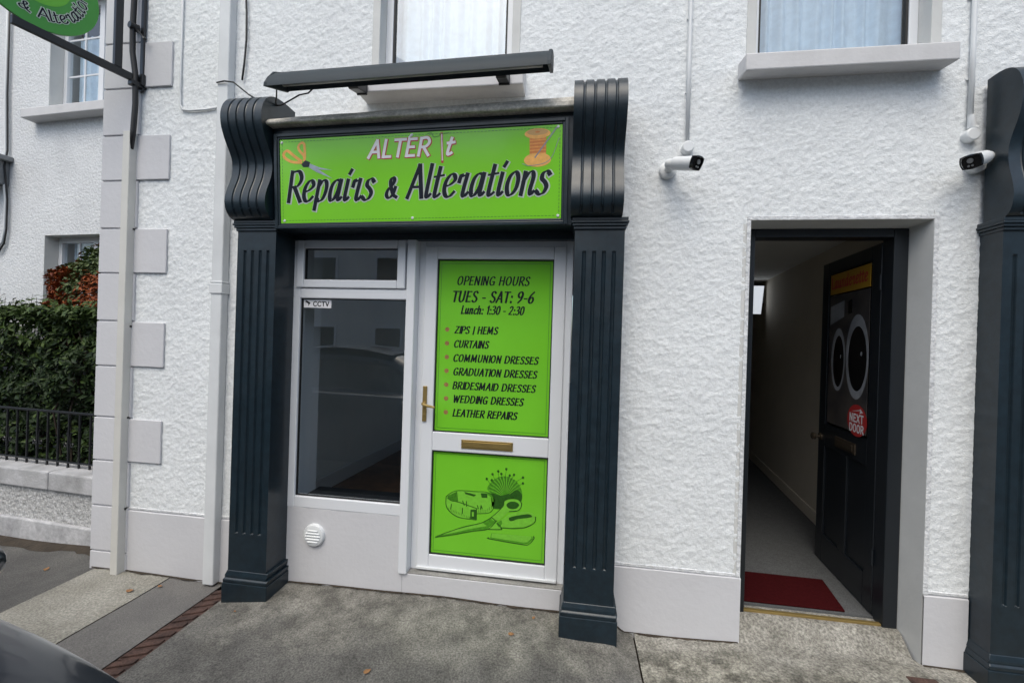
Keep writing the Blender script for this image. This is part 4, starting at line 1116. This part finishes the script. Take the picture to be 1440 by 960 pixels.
def dry_leaf(x, y, s, rot, lab):
    b = B(); z = gz(x, y) + .006; s *= .75
    pts = []
    for i in range(7):
        t = i / 6; w = s * .32 * math.sin(math.pi * (t * .9 + .05))
        pts.append([(t - .5, -w / s, .15 * t * t), (t - .5, 0, .04 + .2 * abs(t - .5)), (t - .5, w / s, .22 * (1 - t))])
    rows = [[(x + s * (p[0] * math.cos(rot) - p[1] * math.sin(rot)), y + s * (p[0] * math.sin(rot) + p[1] * math.cos(rot)), z + s * p[2]) for p in r] for r in pts]
    b.grid(rows)
    tag(b.build('dry_leaf', m_dryleaf, smooth=True), lab, 'leaf', 'dry leaves on the pavement')
dry_leaf(-2.711, -.199, .055, .4, 'orange dry leaf on the pale strip near the foot of the trunking')
dry_leaf(-3.60, -.02, .06, 2.0, 'orange dry leaf on dark asphalt below the garden wall')
dry_leaf(-.168, -.085, .035, 1.2, 'small dry leaf beside the base of the right pilaster')
dry_leaf(-.275, -.235, .045, .2, 'dry leaf on worn concrete out in front of the shop door')
dry_leaf(-1.89, -.30, .025, 2.6, 'tiny pale leaf at the foot of the left pilaster')
dry_leaf(-.93, -.585, .05, .9, 'pale curled leaf on dark pavement near the front edge of the photo')
dry_leaf(-2.58, -.12, .04, .1, 'pale leaf lying at the grey plinth between trunking and downpipe')

# ------------------------------------------------------------------ neighbour: garden wall, railing, hedge, house
ANG = math.radians(4)
def FN(x0, y0):
    ca, sa = math.cos(ANG), math.sin(ANG)
    return lambda s, d, z: Vector((x0 + s * ca + d * sa, y0 - s * sa + d * ca, z))
FW = FN(-3.24, .28)
gw = top('garden_wall', 'low white roughcast garden wall with stone coping left of the quoins', 'wall', FW(-2, 0, -.12))
b = B(); b.box(-6, .0, 0, .2, -.3, .3, F=FW); b.build('wall_body', M('pitted_roughcast', (.40, .40, .39), .95, rgb2=(.70, .70, .70), vs=38, bump=.02, bs=32, speck=(.6, 1.1), ss=70), gw)
b = B()
for k in range(7): b.box(-6 + k * .86, -6 + k * .86 + .853, -.03, .23, .287, .435, F=FW)
b.build('coping', M('weathered_white_coping', (.30, .30, .30), .9, rgb2=(.52, .52, .53), vs=5, bump=.004, bs=60), gw, bevel=.012)
b = B(); b.box(-6, .0, -.035, 0, -.3, .035, F=FW); b.build('wall_plinth', M('weathered_wall_plinth', (.34, .34, .35), .9, rgb2=(.58, .58, .59), vs=5, bump=.003, bs=40, speck=(.8, 1.05), ss=30), gw, bevel=.01)
b = B(); rows = []
for i in range(90):
    s_ = -6 + i * 6 / 89; w_ = .07 + .06 * noise.noise(Vector((s_ * 3, 0, 8))) + .03 * noise.noise(Vector((s_ * 11, 0, 2)))
    p_ = [FW(s_, -.034, 0), FW(s_, -.034 - max(.015, w_) * .5, 0), FW(s_, -.034 - max(.03, w_), 0)]
    rows.append([(p.x, p.y, gz(p.x, p.y) + h_) for p, h_ in zip(p_, (.03, .018, .002))])
b.grid(rows); struct(b.build('soil_litter', m_soil, smooth=True))
rl = top('railing', 'black iron railing with thin bars on top of the low garden wall', 'railing', FW(-2, .1, .43))
b = B(); b.box(-6, 0, .09, .115, .875, .893, F=FW); b.build('top_rail', m_black, rl, bevel=.003)
b = B(); b.box(-6, 0, .09, .115, .47, .482, F=FW); b.build('bottom_rail', m_black, rl, bevel=.003)
for k in range(40):
    s = -.04 - k * .115
    b = B(); b.box(s - .006, s + .006, .096, .108, .43, .874, F=FW); b.build('baluster', m_black, rl)
for k in range(12):
    s = -.155 - k * .345
    b = B()
    for sg_ in (1, -1):
        q = []
        for i in range(22):
            a = i * .42; r_ = .05 * (1 - i / 30)
            q.append(FW(s + sg_ * (.01 + r_ * .5 * (1 - math.cos(a))), .103, .56 + .008 * i * .9 + r_ * math.sin(a)))
        b.tube(q, .005, 6)
    b.build('scroll', m_black, rl)

FHd = FN(-3.24, .30)
struct(B().quad(FHd(-9, .2, .05), FHd(0, .2, .05), FHd(0, 1.6, .05), FHd(-9, 1.6, .05)).build('garden_bed', m_soil))
def leaves(b, n, gen, size, mi_f=None, flat=.5):
    vs = []; fs = []; mi = []
    for _ in range(n):
        r = gen()
        if r is None: continue
        p, nrm = r
        a = Vector((random.gauss(0, 1), random.gauss(0, 1), random.gauss(0, 1)))
        nrm = (nrm + a * flat).normalized()
        t = nrm.orthogonal().normalized(); t = (Matrix.Rotation(random.uniform(0, 6.28), 3, nrm) @ t)
        w = nrm.cross(t); s = size * random.uniform(.6, 1.4)
        o = len(vs); bend = nrm * s * .12
        vs += [tuple(p - t * s), tuple(p + w * s * .42 + bend), tuple(p + t * s), tuple(p - w * s * .42 + bend)]
        fs += [(o, o + 1, o + 2), (o, o + 2, o + 3)]
        m_ = mi_f(p) if mi_f else 0
        mi += [m_, m_]
    b.v += vs if not b.v else vs
    b.f += fs; b.mi += mi
hd_ = top('hedge', 'dense dark green hedge behind the iron railing', 'hedge', FHd(-2.5, .7, 0))
def hg():
    s = -random.random() ** .8 * 4.4 + .02
    u = random.random()
    topz = 1.72 + .07 * noise.noise(Vector((s * 2.2, 1, 0))) + .05 * noise.noise(Vector((s * 7, 4, 0)))
    zone = noise.noise(Vector((s * 3.2, 0, random.random() * 0 + 2)))
    if u < .62:
        z = .12 + (topz - .12) * random.random()
        if z < .9 and random.random() < .3: return None
        d = .40 + .16 * noise.noise(Vector((s * 3, z * 3, 0))) + .10 * noise.noise(Vector((s * 8, z * 8, 5))) + abs(random.gauss(0, .06)) + (.08 if z < .9 else 0)
        n_ = Vector((0, -1, .5))
    elif u < .92:
        z = topz + random.gauss(0, .025); d = .36 + random.random() * .7; n_ = Vector((0, -.4, 1))
        if random.random() < .06: z += random.random() * .14
    else:
        z = .1 + topz * random.random() * .95; d = .5 + random.random() * .5; n_ = Vector((0, -1, .3))
    return FHd(s, d, z), n_
b = B(); leaves(b, 38000, hg, .034, lambda p: 0 if (p.z > 1.5 + random.gauss(0, .15) or random.random() < .16) else 1, .55)  # paler leaves on top, darker below: hedge shading put into the leaf colours
b.build('foliage', [m_leaf_lit, m_leaf_shaded], hd_, fixn=False)
b = B()
for k in range(90):
    s = -random.random() * 4.4; d = .5 + random.random() * .4
    p0 = FHd(s, d, .05); p1 = FHd(s + random.gauss(0, .1), d + random.gauss(0, .1), .8); p2 = FHd(s + random.gauss(0, .2), d + random.gauss(0, .1), 1.55)
    b.tube([p0, p1, p2], [.011, .008, .004], 5)
for k in range(70):   # shoots standing out of the clipped top
    s = -random.random() * 4.4; d = .4 + random.random() * .5; h = random.uniform(.05, .22)
    b.tube([FHd(s, d, 1.68), FHd(s + random.gauss(0, .02), d, 1.74 + h)], [.003, .0015], 4)
b.build('stems', m_twig, hd_)
sh = top('red_shrub', 'rounded russet red shrub with green tips standing behind the hedge', 'shrub', FHd(-1.75, 1.25, 0))
SC = FHd(-1.80, 1.22, 1.74)
def shg():
    a = random.uniform(0, 2 * math.pi); e = math.asin(random.uniform(-.5, 1))
    r_ = 1 + .16 * noise.noise(Vector((a * 1.6, e * 3, 4))) - abs(random.gauss(0, .1))
    dv = Vector((math.cos(a) * math.cos(e) * .95, math.sin(a) * math.cos(e) * .5, math.sin(e) * .80))
    return SC + dv * r_, dv.normalized() + Vector((0, 0, .3))
def shm(p):
    q = noise.noise(p * 3.2) + .9 * (p.z - 2.22)
    return 1 if q > .12 + random.gauss(0, .08) else 0
b = B(); leaves(b, 22000, shg, .027, shm, .6); b.build('foliage', [m_redleaf, m_grnleaf], sh, fixn=False)
b = B()
for k in range(14):
    b.tube([FHd(-1.72 + random.gauss(0, .05), 1.22, 0), FHd(-1.72 + random.gauss(0, .15), 1.22 + random.gauss(0, .1), 1.3), FHd(-1.72 + random.gauss(0, .35), 1.22 + random.gauss(0, .2), 2.0)], [.02, .014, .005], 6)
b.build('stems', m_twig, sh)

FHo = FN(-3.24, 1.5)
nh = top('neighbour_house', 'white roughcast house with white windows set back behind the hedge', 'house', FHo(-3, 0, 0))
# window openings: (s0, s1, z0, z1)
OP = [(-3.0, -1.75, 4.12, 5.5), (-3.0, -1.75, 1.45, 2.67)]
b = B()
ss = [-12, -3.0, -1.75, 1.2]
b.box(-12, -3.0, 0, .3, -.2, 6.4, F=FHo); b.box(-1.75, .2, 0, .3, -.2, 6.4, F=FHo)
b.box(-3.0, -1.75, 0, .3, -.2, 1.45, F=FHo); b.box(-3.0, -1.75, 0, .3, 2.67, 4.12, F=FHo); b.box(-3.0, -1.75, 0, .3, 5.5, 6.4, F=FHo)
b.build('wall', m_dash_n, nh)
b = B(); b.prism([FHo(-12, -.3, 6.4), FHo(-12, 3.5, 8.6), FHo(-12, 7, 6.4)], FHo(.0, 0, 0) - FHo(-12, 0, 0)); b.build('roof', m_slate, nh)
for (s0, s1, z0, z1) in OP:
    b = B(); b.box(s0 - .0, s0 + .004, -.002, .3, z0, z1, F=FHo); b.box(s1 - .004, s1, -.002, .3, z0, z1, F=FHo); b.box(s0, s1, -.002, .3, z1 - .004, z1, F=FHo)
    b.build('reveal', m_reveal, nh)
    b = B(); d0, d1 = .13, .19
    for (a, c) in ((s0 + .005, s0 + .06), (lerp(s0, s1, .44), lerp(s0, s1, .44) + .075), (s1 - .06, s1 - .005)): b.box(a, c, d0, d1, z0, z1 - .005, F=FHo)
    b.box(s0 + .06, s1 - .06, d0 + .003, d1, z0, z0 + .06, F=FHo); b.box(s0 + .06, s1 - .06, d0 + .003, d1, z1 - .065, z1 - .005, F=FHo)
    w = b.build('window', m_upvc_n, nh, bevel=.005)
    b = B()
    g = .018
    for a in (lerp(s0, s1, .24), lerp(s0, s1, .74)): b.box(a, a + g, d0 + .02, d0 + .035, z0 + .06, z1 - .06, F=FHo)
    for q in (.36, .68): b.box(s0 + .06, s1 - .06, d0 + .021, d0 + .034, lerp(z0, z1, q), lerp(z0, z1, q) + g, F=FHo)
    b.build('glazing_bar', m_upvc_n, w)
    b = B(); b.quad(FHo(s0 + .05, d0 + .03, z0 + .05), FHo(s1 - .05, d0 + .03, z0 + .05), FHo(s1 - .05, d0 + .03, z1 - .05), FHo(s0 + .05, d0 + .03, z1 - .05)); b.build('pane', m_glass, w)
    b = B(); n = 90
    b.grid([[FHo(lerp(s0 + .09, s1, i / n), .24 + .02 * math.sin(i * .7), z) for i in range(n + 1)] for z in (z0, z1 - .35 if z0 > 3 else z1)]); b.build('net_curtain', m_net, w, smooth=True)
    b = B(); b.box(s0 - .2, s1 + .2, .6, 1.5, z0 - .1, z1 + .1, F=FHo); b.build('room', m_black, nh)
    b = B(); b.box(s0 - .2, s1 + .15, -.14, .2, z0 - .11, z0 - .005, F=FHo); b.build('window_sill', m_sill, nh, bevel=.008)
b = B(); b.box(-4.6, -3.53, -.35, 0, 3.56, 3.62, F=FHo); b.box(-4.6, -3.60, -.25, 0, 3.28, 3.56, F=FHo); b.build('door_canopy', M('grey_weathered_lead', (.2, .21, .22), .7, var=.2, vs=5), nh, bevel=.01)
b = B(); b.tube([FHo(-3.655, -.03, 6.2), FHo(-3.65, -.03, 4.4), FHo(-3.62, -.03, 3.7), FHo(-3.625, -.05, 3.5), FHo(-3.60, -.03, 3.1), FHo(-3.6, -.03, 2.75), FHo(-3.63, -.03, 2.6), FHo(-3.72, -.03, 2.5), FHo(-3.85, -.03, 2.55)], .013, 8); b.build('service_pipe', m_pipe, nh, smooth=True)
b = B(); b.tube([FHo(-3.625, -.03, 6.2), FHo(-3.62, -.03, 4.4), FHo(-3.59, -.03, 3.7), FHo(-3.595, -.05, 3.5), FHo(-3.57, -.03, 3.1), FHo(-3.57, -.03, 2.75), FHo(-3.6, -.03, 2.58), FHo(-3.7, -.03, 2.46)], .009, 8); b.build('service_cable', m_cable, nh, smooth=True)

# ------------------------------------------------------------------ parked car at the kerb
car = top('parked_car', 'dark blue car parked at the kerb, only its bonnet edge and mirror in view', 'car', (-2.4, -2.58, -.17))
CY = -2.575
ST = [(-.44, .56, .50, .62, .55), (-.52, .70, .36, .70, .62), (-.70, .785, .26, .77, .72), (-1.0, .84, .22, .845, .83), (-1.35, .878, .22, .885, .92), (-1.62, .888, .22, .915, .96), (-2.2, .895, .22, .93, .97), (-3.0, .895, .22, .94, .98), (-3.8, .885, .22, .95, .99), (-4.3, .84, .28, .94, .98), (-4.55, .74, .40, .88, .92)]
rows = []
for x, hw, z0, zs, zc in ST:
    hw += .02; zs += .05; zc += .05
    half = [(hw * .88, z0), (hw * .985, z0 + .10), (hw, lerp(z0, zs, .45)), (hw * .995, lerp(z0, zs, .72)), (hw * .985, zs - .035), (hw * .94, zs), (hw * .72, zs + (zc - zs) * .55), (hw * .4, zs + (zc - zs) * .9), (0, zc)]
    rows.append([(x, CY - p[0], p[1]) for p in half] + [(x, CY + p[0], p[1]) for p in half[-2::-1]])
b = B(); b.grid(rows); b.poly(rows[0]); b.poly(rows[-1])
body = b.build('body', m_car, car, smooth=True)
sb = body.modifiers.new('sub', 'SUBSURF'); sb.levels = 2; sb.render_levels = 2
GX = .32
GH = [(-1.58, .74, .93, .935), (-1.95, .72, .96, 1.20), (-2.35, .66, .97, 1.40), (-2.9, .64, .98, 1.455), (-3.4, .64, .98, 1.43), (-3.9, .68, .985, 1.25), (-4.35, .72, .98, .985)]
rows = []
for x, hw, z0, zt in GH:
    wt = hw * (1 - .16 * (zt - z0) / .48)
    half = [(hw + .1, z0 - .04), (hw + .06, z0 + .02), (lerp(hw + .05, wt, .6), lerp(z0, zt, .65)), (wt, zt - .04), (wt * .85, zt), (0, zt + .02)]
    rows.append([(x + GX, CY - p[0], p[1]) for p in half] + [(x + GX, CY + p[0], p[1]) for p in half[-2::-1]])
b = B(); b.grid(rows); b.build('windows', m_carglass, car, smooth=True)
rows = []
for x, hw, zt in ((-2.3, .60, 1.405), (-2.6, .59, 1.455), (-2.9, .58, 1.476), (-3.3, .58, 1.462), (-3.6, .59, 1.40)):
    rows.append([(x + GX, CY + hw * t, zt + .012 - .035 * t * t) for t in (-1, -.8, -.4, 0, .4, .8, 1)])
b = B(); b.grid(rows); b.build('roof_panel', m_car, car, smooth=True)
for x in (-1.2, -3.75):
    for sgn in (1, -1):
        yo = CY + sgn * .90; yi = CY + sgn * .68
        b = B(); c = (x, .145)
        ring = lambda y, r_: [(x + r_ * math.cos(2 * math.pi * k / 28), y, .145 + r_ * math.sin(2 * math.pi * k / 28)) for k in range(28)]
        b.grid([ring(yi, .20), ring(yi, .30), ring(lerp(yi, yo, .2), .315), ring(lerp(yi, yo, .8), .315), ring(yo, .30), ring(yo - sgn * .002, .21)], closed=True)
        wh = b.build('wheel', m_tyre, car, smooth=35)
        b = B()
        b.grid([ring(yo - sgn * .003, .212), ring(yo - sgn * .02, .20), ring(yo - sgn * .05, .19)], closed=True); b.poly(ring(yo - sgn * .06, .19))
        for k in range(5):
            a = 2 * math.pi * k / 5
            d1 = Vector((math.cos(a), 0, math.sin(a))); d2 = Vector((-math.sin(a), 0, math.cos(a))); o_ = Vector((x, yo - sgn * .02, .145))
            b.prism([o_ + d2 * .03, o_ - d2 * .03, o_ + d1 * .195 - d2 * .02, o_ + d1 * .195 + d2 * .02], (0, -sgn * .03, 0))
        b.build('rim', m_steelgrey, wh)
def mirror(sgn):
    b = B(); my = CY + sgn * .995; rows = []
    for t, sc in ((-1, .55), (-.8, .9), (-.3, 1.0), (.4, .95), (.85, .7), (1, .35)):
        rows.append([(-1.672 + .055 * sc * math.cos(a) * (1.2 if math.cos(a) > 0 else .5), my + sgn * t * .095, .885 + .01 * t + .062 * sc * math.sin(a)) for a in [2 * math.pi * k / 16 for k in range(16)]])
    b.grid(rows, closed=True); b.poly(rows[0]); b.poly(rows[-1])
    b.tube([(-1.672, my - sgn * .08, .86), (-1.69, my - sgn * .17, .83)], [.025, .03], 8)
    b.build('door_mirror', m_car, car, smooth=40)
mirror(1); mirror(-1)
for sgn in (1, -1):
    b = B(); b.add([(-.50, CY + sgn * .40, .60), (-.55, CY + sgn * .66, .61), (-.62, CY + sgn * .70, .70), (-.55, CY + sgn * .42, .665)], [(0, 1, 2, 3)]); b.build('headlight', m_plight, car)

# ------------------------------------------------------------------ houses across the street (seen mirrored in the glass)
def opp(x0, x1, he, hr, mat, label, nw, y=-10.7):
    o = top('terraced_house', label, 'house', ((x0 + x1) / 2, y - 3, -.05), 'houses across the street')
    b = B(); b.box(x0, x1, y - 7, y, -.1, he); b.build('wall', mat, o)
    b = B(); b.prism([(x0, y + .25, he), (x0, y - 3.5, hr), (x0, y - 7.25, he)], (x1 - x0, 0, 0)); b.build('roof', m_slate, o)
    for k in range(nw):
        cx = lerp(x0, x1, (k + .5) / nw)
        for zc in ((1.3, 3.6) if he > 4.5 else (1.3,)):
            b = B(); b.box(cx - .5, cx + .5, y, y + .05, zc - .65, zc + .65); w = b.build('window', m_upvc_n, o)
            b = B(); b.box(cx - .42, cx + .42, y + .05, y + .056, zc - .57, zc + .57); b.build('pane', m_carglass, w)
opp(-26, -17, 5.0, 7.2, m_opp, 'grey two storey house across the street, far left', 3)
opp(-16.9, -9.5, 3.4, 5.0, m_opp2, 'low brown stone house across the street', 3)
opp(-9.4, -2.5, 4.9, 6.8, m_opp, 'grey two storey house straight across the street', 3)
opp(-2.4, 6, 5.2, 7.4, m_opp2, 'taller brown stone house across the street', 3)
opp(6.1, 16, 5.0, 7.0, m_opp, 'grey two storey house across the street, far right', 4)
